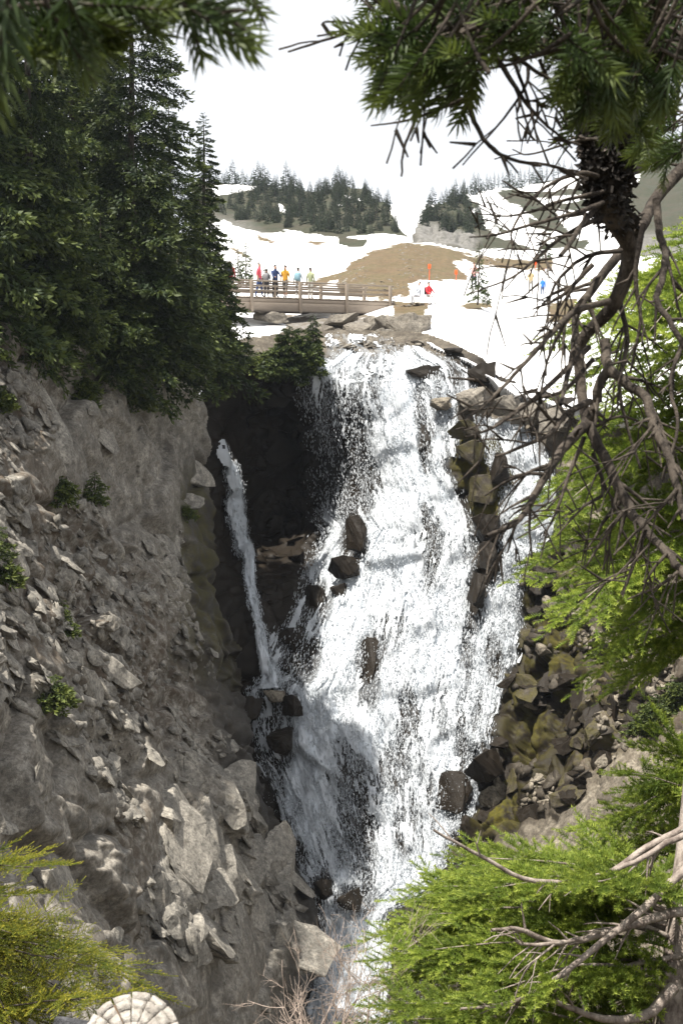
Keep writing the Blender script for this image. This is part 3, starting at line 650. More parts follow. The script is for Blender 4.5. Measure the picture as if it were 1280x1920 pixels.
M_fol = foliage_mat('conifer_foliage', (0.018, 0.033, 0.011), (0.042, 0.066, 0.018), (0.125, 0.155, 0.034))
M_fol_far = foliage_mat('far_conifer_foliage', (0.020, 0.034, 0.020), (0.036, 0.052, 0.026), (0.05, 0.068, 0.03), 0.2)

def conifer(rng, H, Rm, nb, fronds, taper=0.75, base=0.06, droop=0.25, narrow_top=True, trunk_sides=8, tr=None):
    """returns (trunk geo, crown geo)"""
    tr = tr or H * 0.014
    tk = Geo(); lean = rng.normal(0, 0.01, 2)
    zz = np.linspace(0, H, 9); pts = np.stack([lean[0] * zz + 0.004 * H * np.sin(zz * 0.8), lean[1] * zz, zz], 1)
    v, q = tube(pts, tr * (1 - zz / H) ** 0.8 + 0.01, trunk_sides); tk.add(v, q)
    cr = Geo(); ga = 0.0
    for k in range(nb):
        u = (k + rng.random()) / nb; z = H * (base + (1 - base) * (u ** 0.92))
        L = Rm * ((1 - z / H) ** taper) * rng.uniform(0.65, 1.15) + 0.03 * Rm
        if base > 0 and z < H * (base + 0.08): L *= 0.75
        ga += 2.399 + rng.normal(0, 0.35)
        el = math.radians(rng.uniform(-22, 8)) - droop * (1 - z / H) + (0.5 * max(0, (z / H - 0.85)) / 0.15)
        d = np.array([math.cos(ga) * math.cos(el), math.sin(ga) * math.cos(el), math.sin(el)])
        M = basis(d, rng.normal(0, 0.3)) * L
        o = np.array([np.interp(z, zz, pts[:, 0]), np.interp(z, zz, pts[:, 1]), z])
        cr.geo(fronds[rng.integers(len(fronds))], M, o)
    return tk.done(), cr.done()
def geo_mesh(name, g, mat, smooth=False):
    v, q, t, a = g; o = mesh_np(name, v, [q, t], mat, None, smooth, {'tip': a}); me = o.data; bpy.data.objects.remove(o); return me
def put(name, me, parent=None, loc=None):
    o = bpy.data.objects.new(name, me)
    if loc is not None: o.location = loc
    return link(o, parent)
rng = np.random.default_rng(7)
FR_BIG = [make_frond(rng, 14, 0.42, 5, 0.088, 0.0165, 2) for _ in range(5)]
FR_MID = [make_frond(rng, 8, 0.42, 4, 0.13, 0.028, 1) for _ in range(4)]
FR_SAP = [make_frond(rng, 6, 0.45, 2, 0.24, 0.05, 2) for _ in range(4)]
FR_SLIM = [make_frond(rng, 10, 0.42, 4, 0.14, 0.035, 2) for _ in range(4)]
FR_FAR = [make_frond(rng, 3, 0.5, 1, 0.42, 0.10, 2) for _ in range(4)]
def tree_kind(H, R, nb, fr, seed, fm, **kw):
    r = np.random.default_rng(seed); a, b = conifer(r, H, R, nb, fr, **kw)
    return geo_mesh('trunk', a, M_bark, True), geo_mesh('crown', b, fm)
def plant(name, kind, loc, rz, sc, label, cat, group=None):
    e = empty(name, loc, rz); e.scale = (sc[0], sc[0], sc[1]) if hasattr(sc, '__len__') else (sc, sc, sc)
    put('trunk', kind[0], e); put('crown', kind[1], e); return tag(e, label, cat, group)

# --- big dark conifers on the left cliff (height 1 kinds are scaled by need)
K_big = [tree_kind(13.6, 3.3, 230, FR_BIG, 21 + i, M_fol, taper=0.62, base=0.03) for i in range(2)]; K_big.append(K_big[0])
K_slim = tree_kind(11, 1.35, 260, FR_SLIM, 31, M_fol, taper=0.55, base=0.0)
K_bush = tree_kind(5, 2.0, 120, FR_BIG, 35, M_fol, taper=0.5, base=0.0, droop=0.1)
def root(px, py, Y, dz=0): p = PV(px, py, Y); p.z += dz; return p
plant('conifer', K_big[0], root(255, 690, 47), 0.4, (1.0, 1.05), 'tall dark conifer with sunlit sprays, largest of the trees above the left cliff', 'tree')
plant('conifer', K_big[1], root(60, 660, 41), 1.9, (0.85, 1.0), 'tall dark conifer at the left edge beside the largest tree', 'tree')
plant('conifer', K_big[2], root(150, 670, 50), 3.0, (1.0, 1.05), 'dark conifer standing behind the gap between the two tallest left trees', 'tree')
plant('conifer', K_big[1], root(-70, 650, 38), 4.4, 1.0, 'dark conifer cut off by the left border of the picture', 'tree')
plant('slender_conifer', K_slim, root(388, 690, 57), 0.7, (1.0, 0.93), 'slender pointed conifer at the cliff edge left of the bridge', 'tree')
plant('conifer', K_big[0], root(330, 690, 54), 2.2, (0.75, 0.75), 'medium dark conifer between the largest tree and the slender pointed one', 'tree')
plant('conifer', K_bush, root(398, 690, 58.5), 1.1, (1.05, 1.25), 'low spreading conifer whose skirts hide the left end of the bridge', 'tree')
plant('conifer', K_bush, root(300, 700, 50.5), 2.1, (1.2, 1.1), 'low bushy conifer at the foot of the largest left tree', 'tree')
plant('conifer', K_bush, root(190, 690, 45.5), 3.6, (1.1, 1.0), 'low bushy conifer over the shaded ledges left of the largest tree', 'tree')
plant('conifer', K_bush, root(90, 660, 41.5), 5.0, (1.1, 1.0), 'low bushy conifer above the scree at the far left', 'tree')
for i, (x, y) in enumerate([(-12, 52), (-14, 44), (-17, 58), (-11, 63), (-20, 48), (-16, 36)]):   # the wood goes on to the left
    plant('conifer', K_big[i % 3], (x, y, float(shelf(np.array([[float(x)]]), np.array([[float(y)]]))[0, 0]) - 0.2), i * 1.3, (1.0, 0.95 + 0.04 * i), 'dark conifer in the wood behind the left cliff trees', 'tree', 'wood behind the cliff trees')
plant('small_conifer', tree_kind(2.6, 0.85, 110, FR_SLIM, 41, M_fol, taper=0.6, base=0.0), root(588, 690, 63.2), 0.3, (1.0, 0.93), 'small pointed conifer on the lip of the falls below the bridge', 'tree')
plant('small_conifer', tree_kind(1.6, 1.35, 110, FR_SLIM, 42, M_fol, taper=0.35, base=0.0, droop=0.0), root(548, 700, 62.6), 0.3, (1.15, 1.2), 'squat bushy conifer left of the small pointed one on the lip', 'tree')
K_sap = [tree_kind(3.0, 0.62, 75, FR_SAP, 44 + i, M_fol, taper=0.7, base=0.1) for i in range(2)]
plant('sapling', K_sap[0], root(895, 572, 80), 0.0, (1.15, 1.18), 'young conifer on the bare patch in the right snowfield', 'sapling')
plant('sapling', K_sap[1], root(912, 574, 79.5), 0.9, (0.55, 0.42), 'tiny conifer at the foot of the young snowfield conifer', 'sapling')
plant('sapling', K_sap[1], root(1022, 492, 118), 1.0, (1.3, 0.75), 'lone small conifer on the dark strip right of the mound', 'sapling')
plant('sapling', K_sap[0], root(447, 540, 92), 2.0, (0.9, 0.95), 'thin sapling behind the bridge, left of the two', 'sapling')
plant('sapling', K_sap[1], root(462, 540, 93), 3.0, (1.0, 1.15), 'thin leaning sapling behind the bridge, taller of the two', 'sapling')
plant('sapling', K_sap[1], root(497, 540, 95), 3.0, (0.7, 0.6), 'short sapling behind the people on the bridge', 'sapling')

# --- far conifers on the ridges
K_far = [tree_kind(9, 2.1, 60, FR_FAR, 61 + i, M_fol_far, taper=0.8, base=0.05, trunk_sides=5) for i in range(4)] + [tree_kind(11, 1.5, 50, FR_FAR, 71, M_fol_far, taper=0.7, base=0.22, trunk_sides=5)]
rf = np.random.default_rng(99)
def surf(gname, px, py): return Vector(sample(gname, 'v', np.array([float(px)]), np.array([float(py)]))[0].tolist())
def far_tree(gname, px, py, hpx, label, group, kind=None):
    p = surf(gname, px, py); h = hpx / FPX * p.length; k = kind if kind is not None else int(rf.integers(4))
    b = 11.0 if k == 4 else 9.0; s = h / b; w = s * rf.uniform(0.85, 1.35)
    p.z -= 0.3
    plant('far_conifer', K_far[k], p, rf.uniform(0, 6.28), (w, s), label, 'tree', group)
for px, py, h in [(407, 346, 30), (418, 347, 24), (425, 348, 32), (436, 350, 50), (445, 350, 28), (455, 351, 34), (463, 352, 26), (476, 352, 36), (484, 353, 50), (493, 353, 44), (502, 355, 38), (515, 355, 28), (536, 356, 56), (543, 356, 44), (551, 356, 40), (610, 354, 26), (616, 354, 24), (628, 349, 34), (634, 348, 44), (640, 347, 36), (648, 347, 32), (659, 348, 28), (684, 354, 20), (692, 360, 18), (709, 372, 18), (738, 408, 24), (744, 414, 16), (725, 387, 18)]:
    far_tree('hill', px, py + 2, h, 'dark conifer standing on the skyline of the left far ridge', 'trees on the left ridge skyline')
n_ = 0
while n_ < 285:
    px = rf.uniform(400, 755); py = rf.uniform(352, 432)
    top = np.interp(px, [p[0] for p in HL_TOP], [p[1] for p in HL_TOP]); low = np.interp(px, [400, 450, 520, 560, 640, 700, 760], [400, 412, 425, 425, 434, 434, 442])
    if py < top + 6 or py > low or snow_hl(np.array([px]), np.array([py]), None)[0] > 0.3: continue
    if vnoise(np.array([[px / 28, py / 18, 0.0]]), 4)[0] < 0.16: continue
    far_tree('hill', px, py, rf.uniform(18, 40), 'conifer on the %s left far ridge, %s' % ('upper' if py < 392 else 'lower', 'left part' if px < 520 else ('middle part' if px < 640 else 'towards the snow gully')), 'trees on the left ridge slope'); n_ += 1
for px, py, h in [(868, 362, 30), (876, 360, 20), (884, 358, 34), (890, 357, 44), (897, 356, 38), (905, 354, 24), (912, 353, 36), (918, 353, 30), (926, 351, 36), (934, 350, 32), (942, 349, 36), (951, 347, 40), (958, 346, 42), (966, 345, 38), (975, 344, 40), (984, 342, 34), (992, 341, 38), (1002, 340, 36), (1012, 338, 38), (1024, 336, 34), (1036, 334, 40), (1046, 332, 42), (1056, 331, 36), (1070, 330, 30), (1185, 272, 22), (1190, 271, 26), (1196, 271, 18)]:
    far_tree('hill_slope', px, py + 2, h, 'conifer in the row along the right far ridge', 'trees along the right ridge', 4 if rf.random() < 0.6 else None)
n_ = 0
while n_ < 46:
    px = rf.uniform(785, 905); py = rf.uniform(372, 440)
    if not inpoly(np.array([px]), np.array([py]), [(783, 408), (800, 388), (850, 374), (868, 380), (905, 420), (930, 440), (900, 448), (850, 425), (800, 420)])[0]: continue
    far_tree('hill_slope', px, py, rf.uniform(30, 46), 'conifer in the dense stand above the grey crag beside the snow gully', 'stand above the grey crag'); n_ += 1
for px, py, h in [(900, 405, 22), (912, 410, 18), (930, 422, 20), (945, 372, 12), (955, 374, 14), (940, 392, 12), (1010, 380, 12), (985, 378, 10), (1030, 375, 12), (1060, 372, 14), (910, 375, 12), (1090, 400, 18), (1120, 420, 16), (955, 440, 14)]:
    far_tree('hill_slope', px, py, h, 'small conifer scattered among the snow patches of the right slope', 'small trees among the right snow patches')

# ------------------------------------------------------------------ near trees
def make_shoot(rng, n=54, L=0.10, nl=0.025, nw=0.0027, brush=0.9, two=False):
    """needled shoot along +x"""
    t = np.linspace(0.02, 1, n); c = np.stack([t * L, 0 * t, 0 * t], 1)
    ph = np.arange(n) * 2.4 + rng.random() * 6
    fwd = 0.55 + 0.35 * t
    d = np.stack([fwd, np.cos(ph), 0.35 + np.sin(ph) * brush], 1); d = unit(d)
    w = unit(np.cross(d, np.array([0.3, 0.2, 1.0]) + rng.normal(0, 0.4, (n, 3))))
    l = nl * rng.uniform(0.75, 1.15, n)[:, None] * (1 - 0.3 * np.abs(t - 0.4))[:, None]; ww = nw
    if not two:
        v = np.stack([c + w * ww, c - w * ww, c + d * l], 1).reshape(-1, 3); f = np.arange(n * 3).reshape(n, 3); a = np.repeat(t, 3)
    else:                                                              # curved needle, two segments
        m = c + d * l * 0.55; e = m + unit(d + np.array([0.5, 0, 0.15])) * l * 0.5
        v = np.stack([c + w * ww, c - w * ww, m - w * ww * 1.1, m + w * ww * 1.1, e], 1).reshape(-1, 3)
        b = (np.arange(n) * 5)[:, None]
        g = Geo(); g.add(v, b + np.array([[0, 1, 2, 3]]), np.repeat(t, 5)); g.t.append(b + np.array([[3, 2, 4]])); return g
    g = Geo(); g.add(v, f, a); return g
def make_spray(rng, SL=0.42, ns=9, **kw):
    L = SL
    """flat fir spray along +x with side shoots"""
    g = Geo(); x = np.linspace(0, L, 6); pts = np.stack([x, 0.02 * np.sin(x * 9), -0.10 * (x / L) ** 2 * L], 1)
    v, q = tube(pts, np.linspace(0.0035, 0.0015, 6), 4); g.add(v, q, 0.0)
    for k in range(ns):
        u = 0.12 + 0.86 * k / ns
        o = np.array([np.interp(u * L, x, pts[:, i]) for i in range(3)])
        for sd in (-1, 1):
            d = np.array([0.72, sd * rng.uniform(0.45, 0.9), rng.uniform(-0.1, 0.3)]); sl = rng.uniform(0.7, 1.25) * (1.15 - 0.6 * u)
            sh = make_shoot(rng, **kw).done(); g.geo(sh, basis(d, rng.normal(0, .4)) * sl, o)
            if u < 0.6:
                sh = make_shoot(rng, **kw).done(); g.geo(sh, basis(d + np.array([0.4, sd * rng.uniform(-.6, .5), 0.1]), rng.normal(0, .4)) * sl * 0.8, o + unit(d) * 0.07 * sl)
    g.geo(make_shoot(rng, **kw).done(), basis((1, 0, 0.05)), pts[-1]); g.geo(make_shoot(rng, **kw).done(), None, pts[3])
    return g.done()
M_fir = foliage_mat('sunlit_fir_needles', (0.090, 0.140, 0.020), (0.215, 0.290, 0.038), (0.38, 0.44, 0.07), 5.0, 0.6, 0.42)
M_hem = foliage_mat('yellow_tipped_needles', (0.10, 0.135, 0.020), (0.25, 0.265, 0.034), (0.45, 0.40, 0.05), 4.0, 0.6, 0.4)
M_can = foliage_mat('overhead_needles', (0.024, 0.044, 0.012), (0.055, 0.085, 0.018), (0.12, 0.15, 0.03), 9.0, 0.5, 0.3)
rn = np.random.default_rng(5)
SPR = [make_spray(rn, 0.40, 5, n=34, L=0.125, nl=0.038, nw=0.0046, brush=1.0) for _ in range(6)]
SPR_H = [make_spray(rn, 0.36, 7, n=34, L=0.09, nl=0.016, nw=0.0036, brush=1.0) for _ in range(4)]

def limb(g_wood, g_leaf, a, b, r0, sprays, every, size, sag=0.06, start=0.25, jitter=0.35):
    """a, b world points: limb from trunk to tip, sprays on both sides"""
    a = np.array(a); b = np.array(b); L = np.linalg.norm(b - a); d = (b - a) / L
    u = np.linspace(0, 1, 8); pts = a + (b - a) * u[:, None] + np.array([0, 0, 1.0]) * (sag * L * np.sin(u * np.pi))[:, None] + rn.normal(0, 0.008 * L, (8, 3)) * (u * (1 - u) * 4)[:, None]
    v, q = tube(pts, r0 * (1 - 0.85 * u), 6); g_wood.add(v, q)
    n = max(3, int(L * (1 - start) / every))
    for k in range(n + 1):
        w = start + (1 - start) * k / n; o = np.array([np.interp(w, u, pts[:, i]) for i in range(3)])
        for sd in ((-1, 1) if k < n else (0,)):
            side = np.cross((0, 0, 1), d); dd = d * 0.8 + side * sd * rn.uniform(0.5, 1.0) + rn.normal(0, jitter * 0.4, 3) + np.array([0, 0, rn.uniform(-0.3, 0.15)])
            g_leaf.geo(sprays[rn.integers(len(sprays))], basis(dd, rn.normal(0, jitter)) * size * rn.uniform(0.75, 1.2) * (1.1 - 0.35 * w), o)
LIMBS = {}
def limb_kinds(key, sprays, mat, size, every, r_limb, bark):
    """limbs of four lengths, two of each, shared by every limb of that kind of tree"""
    if key not in LIMBS:
        LIMBS[key] = []
        for L in (0.45, 0.75, 1.05, 1.45):
            for _ in range(2):
                w, lf = Geo(), Geo(); limb(w, lf, np.zeros(3), np.array([L, 0, -0.05 * L]), r_limb, sprays, every, size)
                LIMBS[key].append((L, geo_mesh('limb', w.done(), bark, True), geo_mesh('foliage', lf.done(), mat)))
    return LIMBS[key]
def fir(name, trunk, r_tr, tips, label, sprays, mat, size, every, r_limb=0.018, bark=None):
    """trunk: [(px,py,Y)..] top to bottom; tips: (px, py, Y, trunk parameter)"""
    tp = np.array([P(*t) for t in trunk]); e = empty(name, tp[-1].tolist()); inv = tp[-1]; bark = bark or M_grey
    sp = spline(tp, 6); up = sp[0] - sp[-1]; up = up / np.linalg.norm(up)
    zb = -1.75 - 0.36 * max(0, sp[-1][1] - 1.2) - 0.035 * max(0, sp[-1][1] - 3) ** 2 - 0.3
    ext = [sp[0] + up * k for k in (2.6, 1.7, 0.8)]; low = [sp[-1] + (np.array([sp[-1][0], sp[-1][1], zb]) - sp[-1]) * k for k in (0.5, 1.0)]
    full = np.vstack([ext, sp, low]); v, q = tube(full - inv, np.r_[0.008, r_tr * .25, r_tr * .45, np.linspace(r_tr * 0.6, r_tr, len(sp)), r_tr * 1.1, r_tr * 1.25], 10)
    g = Geo(); g.add(v, q); g.build('trunk', bark, e, True)
    kinds = limb_kinds((mat.name, size), sprays, mat, size, every, r_limb, bark)
    def add(o, t):
        d = t - o; L = np.linalg.norm(d); i = int(np.argmin([abs(math.log(L / k[0])) for k in kinds[::2]])) * 2 + int(rn.integers(2)); k = kinds[i]
        M = basis(d, rn.normal(0, 0.2))
        a = put('limb', k[1], e, (o - inv).tolist()); a.rotation_euler = Matrix(M.tolist()).to_euler(); f = min(1.35, max(0.75, L / k[0])); a.scale = (L / k[0], f, f)
        put('foliage', k[2], a)
    for (px, py, Y, tpar) in tips:
        i = tpar * (len(sp) - 1); add(np.array([np.interp(i, np.arange(len(sp)), sp[:, k]) for k in range(3)]), P(px, py, Y))
    side = 1 if tips[0][0] < trunk[0][0] else -1
    for k in range(26):                                                # boughs on the far side and the top, outside the picture
        o = (full[1] + (full[3] - full[1]) * rn.random()) if k % 3 == 0 else sp[rn.integers(len(sp))]
        add(o, o + np.array([side * rn.uniform(.3, .9), rn.uniform(-0.9, 0.9), rn.uniform(-.3, .05)]) * (0.6 if k % 3 == 0 else 1.0))
    return tag(e, label, 'tree')
r5 = random.Random(3)
# bright fir on the right: trunk beyond the right border
tips = []
for (px, py) in [(1085, 610), (1130, 580), (1170, 640), (1215, 590), (1110, 690), (1190, 700), (1130, 745), (1060, 830), (1105, 800), (1045, 885), (1110, 880), (1180, 860), (1030, 935), (1090, 950), (1030, 1010), (1100, 1010), (1160, 990), (1045, 1062), (1110, 1075), (1060, 1120), (1120, 1130), (1180, 1090), (1130, 1190), (1190, 1160), (1125, 1235), (1180, 1240), (1150, 1275), (1230, 1200), (1240, 780), (1250, 930), (1250, 1050), (1240, 660), (1255, 520), (1240, 560)]:
    tips.append((px, py, 7.2 + r5.uniform(-0.9, 1.0), min(1, max(0, (py - 120 + r5.uniform(-60, 30) - 350) / 1100))))
fir('fir_tree', [(1420, 350, 7.6), (1430, 900, 7.5), (1440, 1450, 7.4)], 0.09, tips, 'bright green fir reaching in from the right behind the dead branches', SPR, M_fir, 0.74, 0.085, 0.012)
tips = []
for (px, py) in [(1185, 1430), (1230, 1400), (1270, 1370), (1200, 1480), (1085, 1570), (1140, 1530), (1190, 1540), (1060, 1600), (1250, 1480)]:
    tips.append((px, py, 6.8 + r5.uniform(-0.5, 0.6), r5.uniform(0.1, 0.6)))
fir('fir_tree', [(1400, 1380, 7.0), (1410, 1560, 6.9), (1420, 1750, 6.8)], 0.05, tips, 'smaller bright fir at the right border above the pale rock slab', SPR, M_fir, 0.70, 0.08, 0.010)
# large fir at the lower right with bare grey limbs
tips = []
for (px, py) in [(705, 1715), (725, 1760), (712, 1800), (735, 1850), (712, 1885), (760, 1905), (770, 1690), (800, 1655), (835, 1640), (870, 1605), (905, 1590), (930, 1640), (985, 1630), (1010, 1660), (1060, 1640), (1110, 1625), (830, 1720), (800, 1790), (880, 1780), (860, 1860), (930, 1830), (940, 1740), (990, 1790), (1010, 1880), (1060, 1720), (900, 1920), (1090, 1800), (1130, 1880), (790, 1940), (840, 1960), (960, 1960), (1080, 1950), (1170, 1690), (1180, 1780), (880, 1690), (760, 1760), (1150, 1600), (1230, 1620)]:
    if px < 800: px += 38
    tips.append((px, py, 5.6 + r5.uniform(-0.8, 0.9), min(1, max(0.05, (py - 1560 + r5.uniform(0, 160)) / 420))))
big_fir = fir('fir_tree', [(1290, 1560, 5.8), (1272, 1760, 5.6), (1255, 1990, 5.4)], 0.075, tips, 'bushy light green fir with bare grey limbs filling the lower right corner', SPR, M_fir, 0.64, 0.068, 0.011)
def wood(pl, Y, r0, r1, inv, k=5, twigs=0, tl=0.25, seed=0, sides=7):
    """polyline in photograph pixels -> limb with side twigs (geo)"""
    rr = np.random.default_rng(abs(seed + int(pl[0][0] * 7 + pl[0][1])))
    ys = np.linspace(Y[0], Y[1], len(pl)) if hasattr(Y, '__len__') else np.full(len(pl), Y)
    pts = spline([P(p[0], p[1], y) for p, y in zip(pl, ys)], k); n = len(pts)
    pts = pts + rr.normal(0, 0.25 * r1, pts.shape)
    g = Geo(); v, q = tube(pts - inv, np.linspace(r0, r1, n), sides); g.add(v, q)
    for _ in range(twigs):
        i = int(rr.uniform(0.15, 0.97) * (n - 2)); d = unit(pts[i + 1] - pts[i])
        ax = np.array([0.2, -0.98, 0.0]); sd = 1 if rr.random() < 0.5 else -1
        s = np.cross(d, ax) * sd; dd = unit(d * rr.uniform(0.5, 1.1) + s * rr.uniform(0.4, 0.9) + rr.normal(0, 0.25, 3)); l = tl * rr.uniform(0.35, 1.1)
        u = np.linspace(0, 1, 5)[:, None]; tp = pts[i] + dd * l * u + np.array([0, 0, -0.18 * l]) * u ** 2 + rr.normal(0, 0.015 * l, (5, 3)) * u
        rb = np.interp(i, [0, n], [r0, r1]) * 0.55
        v, q = tube(tp - inv, np.linspace(min(rb, 0.006), 0.0014, 5), 5); g.add(v, q)
        if rr.random() < 0.5:
            j = 2; d2 = unit(dd + np.cross(dd, ax) * rr.choice([-1, 1]) * 0.7 + rr.normal(0, .2, 3)); t2 = tp[j] + d2 * l * 0.5 * u
            v, q = tube(t2 - inv, np.linspace(0.0028, 0.0012, 5), 4); g.add(v, q)
    return g
inv0 = np.array(big_fir.location)
for pl, Y, r0, r1, tw in [([(1300, 1545), (1210, 1590), (1130, 1640), (1000, 1652), (900, 1605), (812, 1556)], (5.3, 5.0), .017, .005, 10),
                          ([(1300, 1560), (1250, 1580), (1190, 1615), (1120, 1640), (1060, 1650)], (5.25, 5.1), .014, .007, 6),
                          ([(1300, 1615), (1220, 1690), (1130, 1765), (1040, 1835), (960, 1880), (862, 1892)], (5.2, 4.8), .019, .005, 12),
                          ([(1300, 1705), (1230, 1720), (1150, 1745), (1050, 1768), (970, 1742), (920, 1745)], (5.3, 4.9), .022, .006, 14),
                          ([(1090, 1760), (1030, 1770), (980, 1770), (965, 1764)], (5.0, 4.9), .010, .004, 8), ([(1290, 1790), (1200, 1805), (1120, 1820), (1000, 1825)], (5.5, 5.2), .013, .004, 10),
                          ([(1262, 1850), (1210, 1905), (1130, 1910), (1040, 1878)], (5.2, 5.0), .026, .010, 6), ([(1040, 1770), (985, 1820), (955, 1900)], (4.9, 4.8), .005, .002, 3)]:
    wood(pl, Y, r0, r1, inv0, 5, tw, 0.16).build('bare_limb', M_grey, big_fir, True)
# yellow-tipped hemlock at the lower left
tips = []
for (px, py) in [(85, 1605), (60, 1590), (100, 1690), (40, 1660), (95, 1720), (60, 1770), (20, 1730), (200, 1765), (170, 1800), (250, 1795), (285, 1832), (210, 1840), (150, 1850), (120, 1800), (90, 1840), (60, 1880), (130, 1900), (30, 1830), (30, 1910), (200, 1890), (240, 1870), (170, 1930), (100, 1950)]:
    tips.append((px, py, 7.5 + r5.uniform(-0.6, 0.6), r5.uniform(0.1, 0.9)))
fir('hemlock_tree', [(-170, 1600, 7.8), (-175, 1800, 7.7), (-180, 2050, 7.6)], 0.08, tips, 'yellow-tipped hemlock branches in the lower left corner', SPR_H, M_hem, 0.72, 0.085, 0.010, M_bark)

# --- dead tree with drooping branches on the right
M_lichen = NT('tree_lichen'); n_ = M_lichen.noise(60, 4, vec=M_lichen.obj()); M_lichen.set(color=M_lichen.ramp(n_, (0.4, (0.012, 0.010, 0.008)), (0.62, (0.035, 0.028, 0.022)), (0.72, (0.16, 0.13, 0.11))), rough=0.95); M_lichen = M_lichen.m
tp = [P(1570, -420, 3.45), P(1330, -260, 3.0), P(1165, -60, 2.75), P(1150, 100, 2.7), P(1140, 250, 2.65), P(1142, 380, 2.65), P(1180, 470, 2.7), P(1150, 570, 2.75), P(1090, 640, 2.8), P(1088, 720, 2.8), P(1099, 795, 2.75)]
inv1 = tp[-1]; dead = empty('dead_tree', inv1.tolist()); tag(dead, 'dead conifer with lichen-covered trunk and drooping bare branches on the right', 'tree')
mt = spline([P(1600, -900, 3.5), P(1575, -200, 3.45), P(1570, 500, 3.4), P(1590, 1500, 3.4), P(1600, 2600, 3.4)], 5); g = Geo(); v, q = tube(mt - inv1, np.linspace(.03, .14, len(mt)), 12); g.add(v, q); g.build('main_trunk', M_dead, dead, True)
sp_ = spline(tp, 6); rr_ = np.interp(np.arange(len(sp_)), [0, 12, 22, 29, 35, 46, 60], [.05, .036, .040, .028, .018, .012, .010])
g = Geo(); v, q = tube(sp_ - inv1, rr_, 12); g.add(v, q); g.build('trunk', M_dead, dead, True)
BR = [([(1570, 180), (1400, 215), (1300, 262), (1215, 305), (1150, 350), (1095, 415), (1050, 480)], (3.3, 2.4), 16, 5, 10), ([(1572, 250), (1400, 250), (1300, 300), (1230, 370), (1205, 420), (1165, 470), (1118, 530), (1082, 585), (1076, 640), (1060, 720), (1050, 760)], (3.3, 2.4), 22, 4, 16),
      ([(1230, 375), (1236, 435), (1247, 480), (1240, 525), (1230, 562), (1255, 602), (1290, 660)], (2.5, 2.3), 9, 6, 5), ([(1111, 496), (1052, 555), (997, 581)], 2.45, 6, 2, 4), ([(1141, 564), (1077, 585), (1035, 623), (1010, 652), (951, 716), (909, 758), (870, 790)], (2.5, 2.2), 8, 2, 10),
      ([(1105, 651), (1025, 726), (980, 764), (924, 801), (871, 820)], (2.6, 2.3), 7, 2, 7), ([(1111, 674), (1059, 730), (987, 756), (927, 797)], (2.6, 2.5), 6, 2, 5), ([(1105, 752), (1059, 779), (1025, 816), (927, 857)], (2.65, 2.4), 9, 3, 6),
      ([(1099, 795), (1059, 835), (1029, 880), (995, 940), (965, 981), (912, 1005)], (2.7, 2.3), 14, 4, 8), ([(995, 887), (950, 902), (907, 930)], 2.4, 4, 2, 2), ([(993, 945), (992, 990), (997, 1045)], 2.4, 4, 2, 1), ([(965, 983), (950, 1037)], 2.35, 4, 2, 1),
      ([(1094, 820), (1070, 880), (1042, 959), (1021, 1000)], (2.7, 2.6), 6, 2, 5), ([(1104, 797), (1137, 865), (1175, 947), (1209, 989), (1250, 1037), (1290, 1085)], (2.7, 2.4), 14, 8, 10), ([(1134, 640), (1140, 692), (1205, 741), (1224, 797), (1250, 854), (1269, 917), (1282, 975)], (2.7, 2.4), 13, 8, 12),
      ([(1140, 690), (1115, 745), (1102, 797)], 2.75, 13, 13, 2), ([(1111, 850), (1130, 921), (1092, 951), (1044, 1004)], (2.7, 2.6), 6, 2, 4), ([(1175, 951), (1137, 1000), (1096, 1064)], 2.5, 6, 2, 4), ([(1209, 992), (1190, 1052), (1164, 1116)], 2.45, 6, 3, 3),
      ([(1115, 801), (1152, 782), (1186, 786), (1216, 805)], 2.65, 4, 3, 3), ([(1290, 1058), (1235, 1097), (1175, 1124)], 2.5, 5, 2, 3), ([(1269, 917), (1230, 960), (1180, 1010), (1150, 1040)], 2.4, 5, 2, 4), ([(1250, 1037), (1215, 1080), (1200, 1130)], 2.45, 4, 2, 2), ([(1224, 797), (1180, 850), (1150, 900)], 2.45, 4, 2, 3),
      ([(1125, 262), (1090, 262), (1055, 272), (990, 290), (960, 280)], 2.6, 4, 1.5, 5), ([(1120, 330), (1080, 325), (1010, 360), (960, 430), (965, 480)], (2.6, 2.4), 6, 1.5, 10), ([(1130, 380), (1075, 400), (1000, 420), (930, 440), (880, 445)], (2.6, 2.3), 6, 1.5, 10), ([(1130, 360), (1060, 375), (1000, 395), (950, 405), (890, 400)], (2.6, 2.5), 5, 1.5, 8),
      ([(1120, 410), (1060, 440), (1010, 480), (960, 520), (880, 550)], (2.6, 2.3), 6, 1.5, 9), ([(1165, 470), (1100, 480), (1050, 520), (1030, 560), (1025, 620)], (2.6, 2.5), 6, 2, 7), ([(1090, 560), (1040, 640), (1020, 700), (1010, 770)], (2.6, 2.5), 5, 2, 5),
      ([(1160, 560), (1175, 640), (1160, 720), (1175, 800), (1200, 880)], (2.8, 2.7), 7, 3, 6), ([(1205, 420), (1190, 520), (1200, 600), (1180, 700)], (2.6, 2.6), 7, 3, 5), ([(1280, 640), (1255, 720), (1270, 800), (1240, 900)], (2.6, 2.5), 6, 3, 5)]
for pl, Y, r0, r1, tw in BR:
    k = 2.1 / FPX
    wood(pl, Y, r0 * k, r1 * k, inv1, 5, tw + 2, 0.11).build('branch', M_dead, dead, True)
rl = np.random.default_rng(8); lg = Geo()
